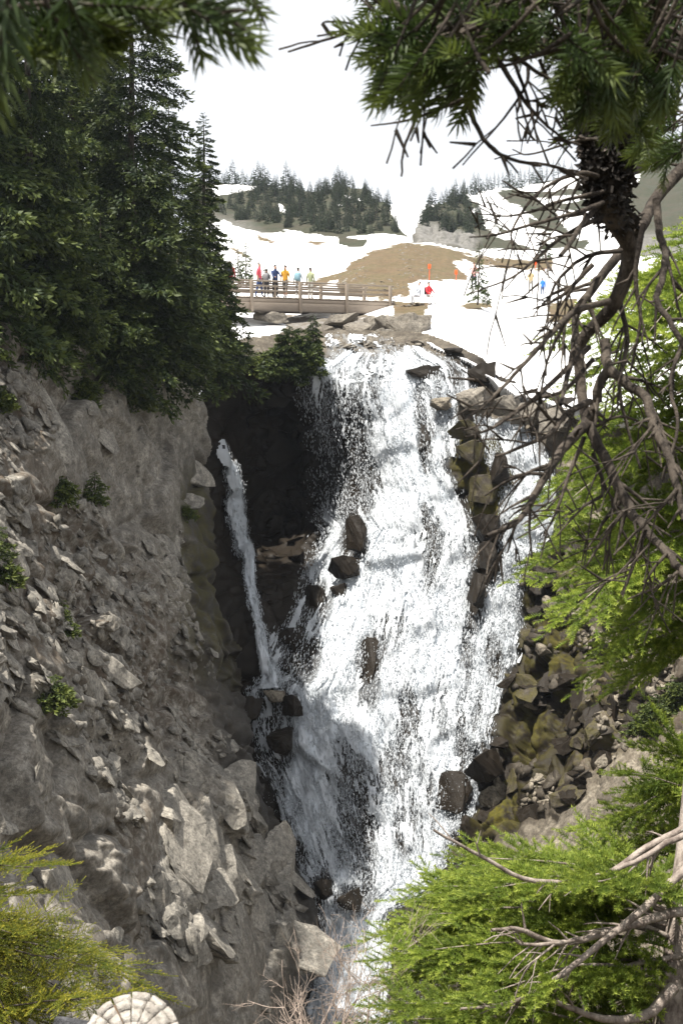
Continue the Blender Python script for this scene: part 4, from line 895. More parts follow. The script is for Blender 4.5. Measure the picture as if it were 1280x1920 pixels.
for _ in range(5200):                                                  # lichen tufts clinging to the trunk
    i = int(np.clip(rl.normal(24, 4), 15, 33)); th = rl.uniform(0, 6.28); rad = rr_[i] * rl.uniform(0.8, 1.45)
    c = sp_[i] - inv1 + np.array([math.cos(th) * rad, math.sin(th) * rad, rl.uniform(-.015, .015)])
    d = unit(np.array([math.cos(th), math.sin(th), rl.uniform(-1.2, 0.4)]) + rl.normal(0, .4, 3)); n = unit(np.cross(d, rl.normal(0, 1, 3)))
    v, f, a = blades(c[None], d[None], n[None], rl.uniform(.008, .022), rl.uniform(.003, .008), np.zeros(1)); lg.add(v, f, 0.0)
o = lg.build('lichen', M_lichen, dead); o['kind'] = 'stuff'

# --- needled boughs hanging in from above
def bough(name, label, wood_lines, areas, seed, shoot_kw, mat):
    rr = np.random.default_rng(seed); inv = P(*wood_lines[0][0][0], wood_lines[0][1]); e = empty(name, inv.tolist()); tag(e, label, 'branch')
    for pl, Y, r0, r1, tw in wood_lines: wood(pl, Y, r0, r1, inv, 5, tw, 0.07, seed).build('limb', M_dead, e, True)
    lf = Geo(); shoots = [make_shoot(rr, two=True, **shoot_kw).done() for _ in range(6)]
    tw = Geo()
    for poly, cnt, Y0, Y1, (dx, dz) in areas:
        xs = [p[0] for p in poly]; ys = [p[1] for p in poly]; k = 0
        while k < cnt:
            px, py = rr.uniform(min(xs), max(xs)), rr.uniform(min(ys), max(ys))
            if not inpoly(np.array([px]), np.array([py]), poly)[0]: continue
            Y = rr.uniform(Y0, Y1); o = P(px, py, Y) - inv; d = np.array([dx, rr.uniform(-.5, .5), dz]) + rr.normal(0, 0.45, 3)
            lf.geo(shoots[rr.integers(6)], basis(d, rr.normal(0, .8)) * rr.uniform(0.8, 1.25), o); k += 1
            u = np.linspace(0, 1, 4)[:, None]; back = o - unit(d) * 0.10 * u + np.array([0, 0, 0.03]) * u ** 2; L = shoot_kw['L']
            v, q = tube(np.vstack([o + unit(d) * L * 0.9, back]), np.array([.001, .0016, .002, .0025, .003]), 5); tw.add(v, q)
    lf.build('needles', mat, e); tw.build('twig', M_dead, e, True)
kw = dict(n=76, L=0.062, nl=0.025, nw=0.0011, brush=0.8)
k = 1.7 / FPX
bough('fir_bough', 'dark needled fir boughs hanging across the top right corner',
      [([(1570, 40), (1420, 80), (1290, 95), (1140, 105), (1000, 85), (900, 65), (790, 30), (700, -10)], 1.75, 24 * k, 10 * k, 8), ([(735, 36), (690, 46), (640, 66), (540, 97)], 1.7, 5 * k, 2 * k, 8), ([(875, 190), (900, 250), (930, 285), (965, 300), (1015, 312)], 1.7, 5 * k, 3 * k, 3), ([(880, 110), (840, 170), (800, 195), (780, 222), (757, 280), (752, 332)], 1.7, 5 * k, 2 * k, 2),
       ([(870, 185), (810, 210), (760, 226), (695, 236)], 1.7, 4 * k, 1.5 * k, 3), ([(920, 90), (960, 155), (1000, 210), (1072, 278)], 1.7, 6 * k, 2 * k, 4), ([(990, 120), (985, 160), (945, 220), (866, 310)], 1.7, 4 * k, 1.5 * k, 4), ([(960, 110), (990, 190), (1008, 270)], 1.7, 4 * k, 2 * k, 2), ([(1010, 110), (1040, 180), (1065, 230)], 1.75, 4 * k, 2 * k, 2), ([(800, 200), (760, 190), (705, 180)], 1.7, 3 * k, 1.5 * k, 2)],
      [([(720, -60), (1290, -60), (1290, 80), (1150, 100), (1000, 50), (880, 30), (740, 0)], 120, 1.5, 2.1, (-0.4, -0.25)), ([(730, 60), (800, 45), (900, 85), (920, 140), (850, 135), (740, 100)], 40, 1.5, 1.75, (-0.75, -0.45)), ([(1020, 60), (1290, 40), (1290, 130), (1200, 150), (1090, 130)], 60, 1.55, 2.2, (-0.1, -0.8)), ([(1090, 130), (1220, 120), (1210, 185), (1105, 185)], 24, 1.6, 2.0, (0.0, -0.9)), ([(1225, 230), (1290, 200), (1290, 290), (1250, 300)], 14, 2.2, 2.6, (-0.8, -0.3))], 81, kw, M_can)
k = 0.95 / FPX
bough('fir_bough', 'out-of-focus needled fir bough crossing the top left corner',
      [([(-700, 120), (-400, 80), (-80, 30), (120, 0), (260, -10), (400, -25), (480, -60)], 1.05, 7 * k, 4 * k, 3)],
      [([(40, -40), (480, -70), (440, -20), (380, 0), (250, 10), (60, 40)], 30, 0.95, 1.2, (0.5, -0.22)), ([(-60, -60), (30, -60), (10, -20), (-60, 0)], 5, 0.9, 1.0, (0.2, -0.3))], 82, dict(n=70, L=0.07, nl=0.026, nw=0.0012, brush=0.8), M_can)

# ------------------------------------------------------------------ rocks
def hull_rock(seed, shape=(1, 1, 1), n=16, bevel=0.022, box=0.45):
    r = np.random.default_rng(seed); bm = bmesh.new()
    for k in range(n):
        d = unit(r.normal(0, 1, 3)); m = np.abs(d).max(); p = d * ((1 - box) + box / m) * r.uniform(0.86, 1.08) * np.array(shape) * 0.5
        bm.verts.new(p.tolist())
    res = bmesh.ops.convex_hull(bm, input=bm.verts)
    bmesh.ops.delete(bm, geom=[g for g in res['geom_interior'] if isinstance(g, bmesh.types.BMVert)], context='VERTS')
    bmesh.ops.dissolve_limit(bm, angle_limit=0.22, verts=bm.verts, edges=bm.edges)
    if bevel: bmesh.ops.bevel(bm, geom=bm.edges[:], offset=bevel * min(shape), segments=1, affect='EDGES', profile=0.6)
    bmesh.ops.triangulate(bm, faces=bm.faces)
    me = bpy.data.meshes.new('rock'); bm.to_mesh(me); bm.free(); return me
ROCK_V = [hull_rock(500 + i, s) for i, s in enumerate([(1, .9, .8), (1, .8, .6), (1, .7, .45), (1.1, .9, .35), (1, 1, .7), (1.2, .6, .5), (.9, .8, .95), (1.2, .8, .3)])]
def rough_rock(me, seed):
    """finer copy of a rock with chipped, uneven faces"""
    bm = bmesh.new(); bm.from_mesh(me); bmesh.ops.subdivide_edges(bm, edges=bm.edges[:], cuts=3, use_grid_fill=True)
    co = np.array([v.co[:] for v in bm.verts]); no = unit(co); t, g, r = worley(co * 4.5 + seed, seed)
    d = 0.05 * (fbm(co * 3 + seed, 4, seed) - 0.5) * 2 + 0.06 * t + 0.03 * (r - .5) - 0.02 * np.exp(-(g / 0.08) ** 2)
    for v, k, n in zip(bm.verts, d, no): v.co += Vector((n * k).tolist())
    m = bpy.data.meshes.new('rock'); bm.to_mesh(m); bm.free(); return m
ROCK_L = [hull_rock(500 + i, s, bevel=0) for i, s in enumerate([(1, .9, .8), (1, .8, .6), (1, .7, .45), (1.1, .9, .35), (1, 1, .7), (1.2, .6, .5), (.9, .8, .95), (1.2, .8, .3)])]
ROCK_H = [rough_rock(m, 40 + i) for i, m in enumerate(ROCK_V)]
def rock_arrays(me):
    v = np.zeros(len(me.vertices) * 3); me.vertices.foreach_get('co', v); f = np.zeros(len(me.loops), int); me.loops.foreach_get('vertex_index', f); return v.reshape(-1, 3), f.reshape(-1, 3)
def with_mat(me, mat, wet=0.0, moss=0.0):
    m = me.copy(); m.materials.clear(); m.materials.append(mat)
    for an, x in (('wet', wet), ('moss', moss)):
        if x: a = m.attributes.new(an, 'FLOAT', 'POINT'); a.data.foreach_set('value', np.full(len(m.vertices), x, np.float32))
    return m
R_DRY = [with_mat(m, M_boulder) for m in ROCK_H]; R_WET = [with_mat(m, M_falls, 1.0) for m in ROCK_H]; R_LEFT = [with_mat(m, M_cliff) for m in ROCK_H]; R_BANK = [with_mat(m, M_falls, 0.0) for m in ROCK_H]; R_DAMP = [with_mat(m, M_falls, 0.75, 0.5) for m in ROCK_H]
R_MIX = [R_WET[0], R_WET[1], R_DAMP[2], R_WET[3], R_DAMP[4], R_WET[5], R_BANK[6], R_DAMP[7]]
rk = np.random.default_rng(77)
def boulder(px, py, Y, w, h, label, mats=R_DRY, k=None, depth=None, name='boulder', rot=None, group=None):
    k = int(rk.integers(8)) if k is None else k; m = Y / FPX
    if mats is R_WET and 560 < px < 900 and 980 < py < 1600: Y += 0.45 + 0.5 * (1200 < py < 1500)
    if 1600 < py < 1720: Y -= 0.5
    o = put(name, mats[k], None, PV(px, py, Y)); me = ROCK_V[k]
    ex = [max(abs(v.co[i]) for v in me.vertices) * 2 for i in range(3)]
    o.scale = (w * m / ex[0] * 1.05, (depth or (w + h) / 2) * m / ex[1], h * m / ex[2] * 1.05)
    o.rotation_euler = rot or (rk.uniform(-.15, .15), rk.uniform(-.2, .2), rk.uniform(-.5, .5)); return tag(o, label, 'rock', group)
for a in [(768, 614, 69.5, 82, 52, 'largest tan-grey boulder beside the snow right of the bridge', R_DRY, 4), (722, 606, 71, 42, 32, 'squat grey boulder just left of the largest one', R_DRY, 0), (694, 609, 71, 34, 30, 'small upright grey boulder under the right end of the bridge', R_DRY, 6),
          (670, 622, 70, 56, 36, 'pointed grey boulder below the middle of the bridge', R_DRY, 1), (714, 634, 68, 48, 34, 'rounded brown boulder in front of the squat grey one', R_DRY, 4), (697, 650, 66, 40, 38, 'upright grey block at the water edge above the falls', R_DRY, 6), (723, 655, 65.5, 36, 40, 'cracked grey block right of the upright one above the falls', R_DRY, 0), (741, 661, 65, 20, 32, 'narrow standing stone next to the moss above the falls', R_DRY, 6),
          (508, 595, 73.5, 66, 20, 'flat boulder in the shade under the left part of the bridge', R_DRY, 2), (640, 600, 73, 70, 22, 'long low grey boulder against the snow under the bridge', R_DRY, 3), (548, 628, 67.5, 50, 22, 'pale boulder behind the small conifers on the lip', R_DRY, 2), (610, 618, 71, 40, 18, 'low stone in the stream bed under the bridge', R_DRY, 3), (590, 630, 69, 34, 14, 'flat pale stone left of the stream above the lip', R_DRY, 7), (650, 668, 64.5, 46, 12, 'flat wet rock in the stream at the lip', R_WET, 3),
          (850, 658, 63.6, 36, 14, 'dark rock poking out of the snow edge', R_WET, 5), (905, 700, 61.6, 54, 40, 'dark rock with a cap of snow at the snowbank edge', R_WET, 4), (826, 757, 60.3, 44, 26, 'angular brown rock standing in the upper right cascade', R_BANK, 1), (795, 700, 61.8, 70, 30, 'wet rounded rock splitting the upper cascade', R_WET, 4), (888, 748, 60.2, 64, 44, 'big grey rock at the foot of the snowbank', R_DRY, 1), (945, 757, 59.2, 60, 42, 'grey block right of the big rock below the snowbank', R_DRY, 0), (992, 775, 58.2, 84, 40, 'cracked flat grey slab under the snowbank edge', R_DRY, 2), (1040, 790, 57, 70, 50, 'grey slab half hidden by the dead branches', R_DRY, 6),
          (870, 805, 58.9, 60, 40, 'mossy dark block between the two arms of the falls', R_DAMP, 0), (882, 850, 58.4, 56, 50, 'large moss-topped block between the two arms of the falls', R_DAMP, 4), (905, 920, 57.6, 60, 60, 'lower mossy block between the two arms of the falls', R_DAMP, 6), (935, 880, 57.4, 44, 60, 'dark upright block beside the right arm of the falls', R_WET, 6),
          (667, 1005, 58.0, 40, 76, 'dark upright rock at the foot of the upper plunge', R_WET, 6), (645, 1060, 57.6, 60, 50, 'low dark rock below the upright one in the falls', R_WET, 0), (590, 1130, 57.6, 52, 66, 'pyramid-shaped dark rock parting the falls on the left', R_WET, 6), (640, 1110, 57.3, 44, 36, 'small wet rock right of the pyramid rock', R_WET, 4), (556, 1200, 56.9, 60, 70, 'wet rock mass under the pyramid rock', R_WET, 0), (560, 1255, 56.0, 70, 60, 'lowest wet rock between the two left streams', R_WET, 1),
          (912, 985, 56.6, 50, 60, 'dark wet rock on the rib below the mossy blocks', R_WET, 0), (915, 1045, 56.0, 40, 60, 'lower wet rock of the rib between the two arms of the falls', R_WET, 6), (893, 1108, 55.0, 34, 66, 'dark rock island between main falls and right arm', R_WET, 6), (607, 1664, 49.3, 34, 44, 'small dark boulder in the foam at the base of the falls', R_WET, 0), (657, 1690, 48.9, 50, 44, 'larger dark boulder in the foam at the base of the falls', R_WET, 4),
          (466, 1328, 54.2, 56, 46, 'dark rock at the left rim of the foaming ledge', R_WET, 4), (515, 1302, 54.4, 42, 28, 'brown rock on the foaming ledge where the side stream lands', R_BANK, 0), (546, 1325, 54.0, 40, 44, 'reddish wet rock on the right of the foaming ledge', R_WET, 6), (530, 1390, 53.3, 60, 50, 'sloping wet rock below the foaming ledge', R_WET, 1), (690, 1250, 54.4, 44, 110, 'dark rock showing through the middle of the falls', R_WET, 6), (655, 1440, 52.2, 60, 50, 'rounded rock under the water veil low in the falls', R_WET, 4),
          (850, 1490, 50.2, 70, 90, 'brown wet block at the lower right rim of the falls', R_WET, 6), (905, 1430, 50.4, 70, 70, 'big dark block above the yellow moss by the falls', R_WET, 0), (860, 1640, 48.3, 70, 34, 'dark flat rock at the right foot of the falls', R_WET, 2)]:
    boulder(*a)
for hx, hy, a, b in [(925, 1500, 30, 40), (945, 1530, 26, 26), (868, 870, 30, 20), (885, 905, 30, 18)]: pass

def scatter(gname, parent, polys, n_obj, n_rub, mats, size, seed, flat=0.5, rubmat=None, bias=1.6, rwet=0.0):
    """angular stones bedded in a rock face: the largest are parts, the rest one rubble part"""
    r = np.random.default_rng(seed); xs = [p[0] for q in polys for p in q]; ys = [p[1] for q in polys for p in q]; items = []
    while len(items) < n_obj + n_rub:
        px = r.uniform(min(xs), max(xs), 4000); py = r.uniform(min(ys), max(ys), 4000); ok = np.zeros(4000, bool)
        for q in polys: ok |= inpoly(px, py, q)
        ok &= vnoise(np.stack([px / 60, py / 45, 0 * px], -1), seed) > 0.38
        for x, y in zip(px[ok], py[ok]):
            items.append((size[0] * (size[1] / size[0]) ** (r.random() ** bias), x, y))
            if len(items) >= n_obj + n_rub: break
    items.sort(reverse=True); rub = Geo(); arr = [rock_arrays(m) for m in ROCK_L]
    A = np.array([(x, y) for _, x, y in items]); V = sample(gname, 'v', A[:, 0], A[:, 1]); N = sample(gname, 'n', A[:, 0], A[:, 1], 2)
    for i, (s, x, y) in enumerate(items):
        k = int(r.integers(8)); n = unit(N[i] + r.normal(0, .25, 3) + np.array([0, 0, 0.35])); t = unit(np.cross(n, np.array([0.3, 0.2, 1]) + r.normal(0, .5, 3))); b = np.cross(n, t)
        M = np.stack([t, b, n], 1) * s * np.array([1.25, 0.95, flat + r.uniform(0, .5)]); o = V[i] - n * s * 0.04
        if i < n_obj:
            ob = put('rock', mats[k], parent); m4 = Matrix.Identity(4)
            for a in range(3):
                for c in range(3): m4[a][c] = M[a, c]
                m4[a][3] = o[a]
            ob.matrix_world = m4
        else: rub.add(arr[k][0] @ M.T + o, arr[k][1])
    if not n_rub: return
    v, q, t, a = rub.done(); ob = mesh_np('rubble', v, t, rubmat or mats[0].materials[0], parent, attrs={'wet': np.full(len(v), rwet)}); ob['kind'] = 'stuff'
LEFT_RUB = [[(-40, 640), (60, 660), (110, 760), (90, 880), (250, 960), (330, 1000), (390, 1230), (420, 1330), (470, 1460), (330, 1430), (230, 1420), (330, 1720), (260, 1760), (200, 1500), (100, 1380), (-40, 1250)]]
LEFT_BIG = [[(60, 720), (400, 740), (390, 1000), (330, 1060), (100, 900)], [(-40, 1280), (130, 1380), (220, 1600), (250, 1900), (-40, 1950)], [(300, 1440), (430, 1400), (540, 1620), (570, 1750), (500, 1880), (330, 1800)], [(-40, 880), (200, 960), (380, 1240), (200, 1300), (-40, 1150)]]
scatter('cliff', cliff, LEFT_BIG[:2] + LEFT_BIG[3:], 50, 0, R_LEFT, (0.6, 2.2), 901, 0.30, bias=2.2)
scatter('cliff', cliff, LEFT_BIG[2:3], 46, 160, R_LEFT, (0.35, 3.0), 911, 0.22, bias=1.3)
scatter('cliff', cliff, LEFT_RUB, 190, 2600, R_LEFT, (0.12, 0.9), 902, 0.35, bias=2.0)
R_SIDE = [[(985, 1050), (1110, 1010), (1200, 1080), (1250, 1200), (1240, 1350), (1080, 1480), (960, 1560), (880, 1620), (850, 1580), (880, 1500), (960, 1330), (1000, 1180)]]
R_PALE = [[(1090, 1150), (1230, 1130), (1260, 1330), (1120, 1450), (1000, 1520), (960, 1530), (1050, 1380)]]
scatter('gorge', gorge, R_SIDE, 130, 420, R_MIX, (0.22, 1.6), 903, 0.6, M_falls, 1.7, 0.7)
scatter('gorge', gorge, R_PALE, 60, 700, R_BANK, (0.14, 0.6), 904, 0.45)
scatter('gorge', gorge, [[(470, 720), (570, 720), (590, 900), (560, 1050), (500, 1150), (470, 1000), (460, 850)]], 30, 120, R_WET, (0.35, 1.4), 905, 0.5, rwet=1.0)
scatter('snow_ground', upper, [[(520, 600), (740, 594), (770, 630), (790, 645), (700, 652), (560, 648)]], 40, 160, R_DRY, (0.2, 0.7), 906, 0.5)
scatter('snow_ground', upper, [MOUND], 0, 420, R_DRY, (0.08, 0.35), 907, 0.5)
# dry stone wall at the bridge end
wl = empty('stone_wall', PV(738, 592, 78)); tag(wl, 'low dry stone wall at the right end of the bridge', 'wall')
for row in range(3):
    for i in range(9 - row):
        px = 738 + i * 7.6 + row * 3; py = 591 - row * 7.5 - i * 1.1
        o = put('stone', R_DRY[int(rk.integers(8))], wl, PV(px, py, 78.3 + 0.25 * row) - wl.location); s = 0.26
        o.scale = (s * 1.3, s * 1.3, s * 1.05); o.rotation_euler = (rk.uniform(-.3, .3), rk.uniform(-.3, .3), rk.uniform(0, 3))

# ------------------------------------------------------------------ footbridge
M_wood = NT('weathered_wood'); n_ = M_wood.noise(3, 5, 0.6, vec=M_wood.obj(), stretch=(1, 9, 9)); M_wood.set(color=M_wood.mix(n_, (0.19, 0.15, 0.115), (0.34, 0.285, 0.225)), rough=0.85); M_wood.bump(n_, 0.4, 0.01); M_wood = M_wood.m
M_woodd = plain('dark_wood', (0.07, 0.058, 0.048), 0.9)
def box_geo(c, s, seed=0, tw=0.0):
    x, y, z = [a / 2 for a in s]; v = np.array([[-x, -y, -z], [x, -y, -z], [x, y, -z], [-x, y, -z], [-x, -y, z], [x, -y, z], [x, y, z], [-x, y, z]])
    if tw: v = v + np.random.default_rng(seed).normal(0, tw, v.shape)
    return v + np.array(c), np.array([[0, 3, 2, 1], [4, 5, 6, 7], [0, 1, 5, 4], [1, 2, 6, 5], [2, 3, 7, 6], [3, 0, 4, 7]])
def part(name, geos, mat, parent, bev=0.012):
    g = Geo()
    for v, f in geos: g.add(v, f)
    o = g.build(name, mat, parent)
    if bev: b = o.modifiers.new('bevel', 'BEVEL'); b.width = bev; b.segments = 2; b.limit_method = 'ANGLE'
    return o
BA, BB = PV(385, 556, 70.5), PV(737, 560, 80.0); BA.z = BB.z = 2.60
bl = (BB - BA).length; bridge = empty('footbridge', BA, math.atan2(BB.y - BA.y, BB.x - BA.x)); tag(bridge, 'weathered wooden footbridge crossing above the falls', 'bridge')
for sy in (0.0, 2.1):
    part('beam', [box_geo((bl / 2, sy, -0.50), (bl, 0.26, 0.46))], M_wood, bridge, 0.02); part('edge_log', [box_geo((bl / 2, sy - 0.03, -0.165), (bl + 0.1, 0.22, 0.20))], M_wood, bridge, 0.05)
    part('ledge_board', [box_geo((bl / 2, sy - 0.06, -0.755), (bl, 0.34, 0.045))], M_woodd, bridge)
    for z, hgt in ((0.83, 0.09), (0.58, 0.11), (0.33, 0.11)):
        part('rail' if z < 0.8 else 'handrail', [box_geo((bl / 2, sy + (0.06 if z < 0.8 else -0.02), z), (bl - 0.1, 0.05 if z < 0.8 else 0.16, hgt))], M_wood, bridge)
    for pxp in (388, 468, 559, 646, 727):
        t = (pxp - 385) / (737 - 385); t = t * 70.5 / (80.0 + (70.5 - 80.0) * t) if False else t
        # pixel along the bridge -> metres, allowing for the bridge running away from the viewer
        lo, hi = 0.0, 1.0
        for _ in range(40):
            mid = (lo + hi) / 2; q = BA + (BB - BA) * mid
            if 640 + FPX * q.x / (q.y * CP - q.z * SP) < pxp: lo = mid
            else: hi = mid
        part('post', [box_geo((bl * lo, sy - 0.17, 0.02), (0.17, 0.13, 1.60))], M_wood, bridge)
np_ = int(bl / 0.24)
for i in range(np_): part('plank', [box_geo(((i + 0.5) * bl / np_, 1.05, -0.032 + 0.006 * ((i * 7) % 3)), (bl / np_ - 0.03, 2.45, 0.055))], M_wood, bridge, 0)

# ------------------------------------------------------------------ people
def cloth(name, col): return plain(name, col, 0.85, 0.15, 30)
M_skin = plain('skin', (0.46, 0.28, 0.20), 0.6, 0.08); M_hair = plain('dark_hair', (0.02, 0.014, 0.01), 0.6); M_hairb = plain('brown_hair', (0.09, 0.05, 0.025), 0.6); M_shoe = plain('shoes', (0.04, 0.035, 0.03), 0.7)
MC = {}
def mc(c):
    k = tuple(c)
    if k not in MC: MC[k] = cloth('cloth', c)
    return MC[k]
def person(base, face, shirt, pants, label, h=1.72, pose='stand', arms='down', pack=None, hair=None, sleeves=True, shorts=False, hat=None):
    """base: ground point under the body; face: heading angle (0 looks along +x)"""
    s = h / 1.72; B = {}
    def J(n, x, y, z, r): B[n] = (np.array([x, y, z]) * s, r * s)
    sit = pose == 'sit'; pz = 0.50 if sit else 0.93
    J('pel', 0, 0, pz, .135); J('waist', 0.0, 0, pz + .16, .125); J('chest', .01, 0, pz + .38, .145); J('neck', .015, 0, pz + .545, .055); J('head', .035, 0, pz + .66, .085); J('crown', .03, 0, pz + .755, .075)
    for sd, n in ((1, 'l'), (-1, 'r')):
        J('sh' + n, 0, sd * .175, pz + .46, .062)
        if arms == 'up' or (arms == 'up1' and sd == 1): J('el' + n, .16, sd * .30, pz + .55, .046); J('wr' + n, .12, sd * .16, pz + .74, .034); J('ha' + n, .10, sd * .10, pz + .80, .034)
        elif arms == 'rail': J('el' + n, .14, sd * .24, pz + .24, .046); J('wr' + n, .36, sd * .20, pz + .16, .034); J('ha' + n, .44, sd * .19, pz + .15, .034)
        elif arms == 'hip': J('el' + n, -.06, sd * .36, pz + .24, .046); J('wr' + n, .04, sd * .20, pz + .10, .034); J('ha' + n, .08, sd * .16, pz + .08, .034)
        else: J('el' + n, -.02, sd * .235, pz + .20, .046); J('wr' + n, .06, sd * .25, pz - .04, .034); J('ha' + n, .09, sd * .25, pz - .12, .036)
        if sit: J('hip' + n, .05, sd * .09, pz - .02, .098); J('kn' + n, .44, sd * .13, pz + .03, .064); J('an' + n, .40, sd * .13, .09, .045); J('to' + n, .54, sd * .14, .04, .04)
        else:
            st = .07 * sd if pose == 'walk' else .02 * sd
            J('hip' + n, 0, sd * .09, pz - .07, .098); J('kn' + n, .02 + st, sd * .10, .50, .064); J('an' + n, -.02 + st * 2, sd * .11, .09, .045); J('to' + n, .12 + st * 2, sd * .125, .035, .042)
    E = [('pel', 'waist', 1), ('waist', 'chest', 1), ('chest', 'neck', 1), ('neck', 'head', 0), ('head', 'crown', 0)]
    for n in 'lr': E += [('chest', 'sh' + n, 1), ('sh' + n, 'el' + n, 1), ('el' + n, 'wr' + n, 1 if sleeves else 0), ('wr' + n, 'ha' + n, 0), ('pel', 'hip' + n, 2), ('hip' + n, 'kn' + n, 2), ('kn' + n, 'an' + n, 0 if shorts else 2), ('an' + n, 'to' + n, 3)]
    bm = bmesh.new(); ly = bm.verts.layers.skin.verify(); vs = {}
    for n, (p, r) in B.items():
        v = bm.verts.new(p.tolist()); k = (0.82, 1.15) if n in ('pel', 'waist', 'chest') else (1, 1); v[ly].radius = (r * k[0], r * k[1]); v[ly].use_root = n == 'pel'; vs[n] = v
    for a, b, _ in E: bm.edges.new((vs[a], vs[b]))
    me = bpy.data.meshes.new('tmp'); bm.to_mesh(me); bm.free(); t = bpy.data.objects.new('tmp', me); C.objects.link(t)
    t.modifiers.new('s', 'SKIN'); t.modifiers.new('d', 'SUBSURF').levels = 1
    dg = bpy.context.evaluated_depsgraph_get(); dg.update(); body = bpy.data.meshes.new_from_object(t.evaluated_get(dg)); bpy.data.objects.remove(t)
    body.materials.clear()
    for m in (M_skin, mc(shirt), mc(pants), M_shoe): body.materials.append(m)
    cen = np.array([list(p.center) for p in body.polygons]); best = np.full(len(cen), 1e9); mi = np.zeros(len(cen), int)
    for a, b, m in E:
        pa, pb = B[a][0], B[b][0]; d = pb - pa; u = np.clip(((cen - pa) @ d) / (d @ d), 0, 1); ds = np.linalg.norm(cen - pa - u[:, None] * d, axis=1) - 0.6 * (B[a][1] + B[b][1]) / 2
        k = ds < best; best[k] = ds[k]; mi[k] = m
    body.polygons.foreach_set('material_index', mi.astype(np.int32)); body.polygons.foreach_set('use_smooth', np.ones(len(mi), bool)); body.name = 'body'
    e = empty('person', base, face); tag(e, label, 'person'); put('body', body, e)
    hc, hr = B['crown'][0], .098 * s
    def cap(name, mat, c, r, lo, sc=(1, 1, 1)):
        b2 = bmesh.new(); bmesh.ops.create_icosphere(b2, subdivisions=2, radius=r)
        bmesh.ops.delete(b2, geom=[v for v in b2.verts if v.co.z < lo * r and v.co.x > -0.3 * r or v.co.z < (lo - .7) * r], context='VERTS')
        m2 = bpy.data.meshes.new(name); b2.to_mesh(m2); b2.free(); m2.materials.append(mat); o = put(name, m2, e, (c * 1.0).tolist()); o.scale = sc
    cap('hair', hair or M_hair, hc + np.array([-.012, 0, -.02]) * s, hr, 0.1)
    if hat: cap('hat', mc(hat), hc + np.array([0, 0, 0.0]) * s, hr * 1.12, 0.25)
    v, f = box_geo(B['head'][0] + np.array([.095, 0, .01]) * s, (.03 * s, .024 * s, .04 * s)); part('nose', [(v, f)], M_skin, e, 0.006)
    if pack:
        g = Geo(); v, f = box_geo((B['chest'][0] + np.array([-.22, 0, -.08]) * s), (.20 * s, .30 * s, .46 * s)); o = part('backpack', [(v, f)], mc(pack), e, 0.06)
        for sd in (1, -1): v, q = tube(spline(np.array([[-.14, sd * .10, pz + .50], [.02, sd * .11, pz + .545], [.145, sd * .11, pz + .40], [.10, sd * .13, pz + .2], [-.12, sd * .13, pz + .12]]) * s, 4), .018 * s, 5); part('strap', [(v, q)], mc(pack), e, 0)
    return e
def on_bridge(px, lat=0.5):
    lo, hi = 0.0, 1.0
    n = Vector((-(BB - BA).y, (BB - BA).x, 0)).normalized()
    for _ in range(40):
        mid = (lo + hi) / 2; q = BA + (BB - BA) * mid + n * lat
        if 640 + FPX * q.x / (q.y * CP - q.z * SP) < px: lo = mid
        else: hi = mid
    return q + Vector((0, 0, 0.0))
UPF = math.radians(95); BACK = math.radians(80)
person(on_bridge(432, 0.7), BACK, (0.28, 0.03, 0.03), (0.05, 0.05, 0.06), 'person with a dark backpack and raised arm at the left end of the bridge', 1.78, arms='up1', pack=(0.03, 0.035, 0.05), hair=M_hairb)
person(on_bridge(486, 0.6), math.radians(-20), (0.75, 0.10, 0.14), (0.06, 0.10, 0.24), 'person in a pinkish red shirt and jeans on the bridge', 1.80, 'walk', hair=M_hairb, sleeves=False)
person(on_bridge(500, 0.9), BACK, (0.10, 0.10, 0.11), (0.05, 0.05, 0.06), 'shorter person with a grey backpack next to the red shirt on the bridge', 1.50, pack=(0.24, 0.24, 0.25))
person(on_bridge(516, 0.7), math.radians(-60), (0.03, 0.05, 0.13), (0.03, 0.03, 0.035), 'person in a dark blue jacket over white on the bridge', 1.72, arms='rail')
person(on_bridge(535, 0.6), math.radians(-110), (0.52, 0.27, 0.03), (0.12, 0.11, 0.10), 'person in a mustard yellow jacket on the bridge', 1.72, 'walk', shorts=True)
person(on_bridge(559, 0.8), BACK, (0.50, 0.55, 0.58), (0.50, 0.50, 0.50), 'person in a pale grey top with a light blue backpack on the bridge', 1.66, pack=(0.28, 0.47, 0.56))
person(on_bridge(582, 0.6), math.radians(60), (0.33, 0.36, 0.22), (0.62, 0.60, 0.55), 'person in a pale green shirt and light trousers, rightmost on the bridge', 1.68)
person(PV(786, 571, 79.2), math.radians(200), (0.42, 0.45, 0.50), (0.55, 0.55, 0.57), 'person in grey sitting on the stone wall', 1.70, 'sit', arms='rail', hair=M_hairb)
person(PV(803, 571, 79.2), math.radians(-60), (0.75, 0.04, 0.05), (0.60, 0.58, 0.56), 'person in a red top sitting at the end of the stone wall', 1.66, 'sit', arms='rail', pack=(0.03, 0.03, 0.03))
def on_snow(px, py): return surf('snow_ground', px, py)
person(on_snow(887, 546), math.radians(-90), (0.72, 0.38, 0.36), (0.03, 0.035, 0.06), 'person in a pink and white top standing behind the young conifer', 1.72, arms='hip', hair=M_hairb)
person(on_snow(994, 553), BACK, (0.50, 0.42, 0.28), (0.22, 0.21, 0.19), 'person with a tan backpack standing on the right snowfield', 1.72, pack=(0.42, 0.33, 0.17))
person(on_snow(1018, 550), math.radians(-80), (0.80, 0.80, 0.80), (0.32, 0.38, 0.48), 'person in white with an arm raised to the head on the snowfield', 1.78, arms='up1', hair=M_hairb)
person(on_snow(1016, 555), BACK, (0.03, 0.16, 0.62), (0.03, 0.05, 0.12), 'child in a bright blue jacket on the right snowfield', 1.22)
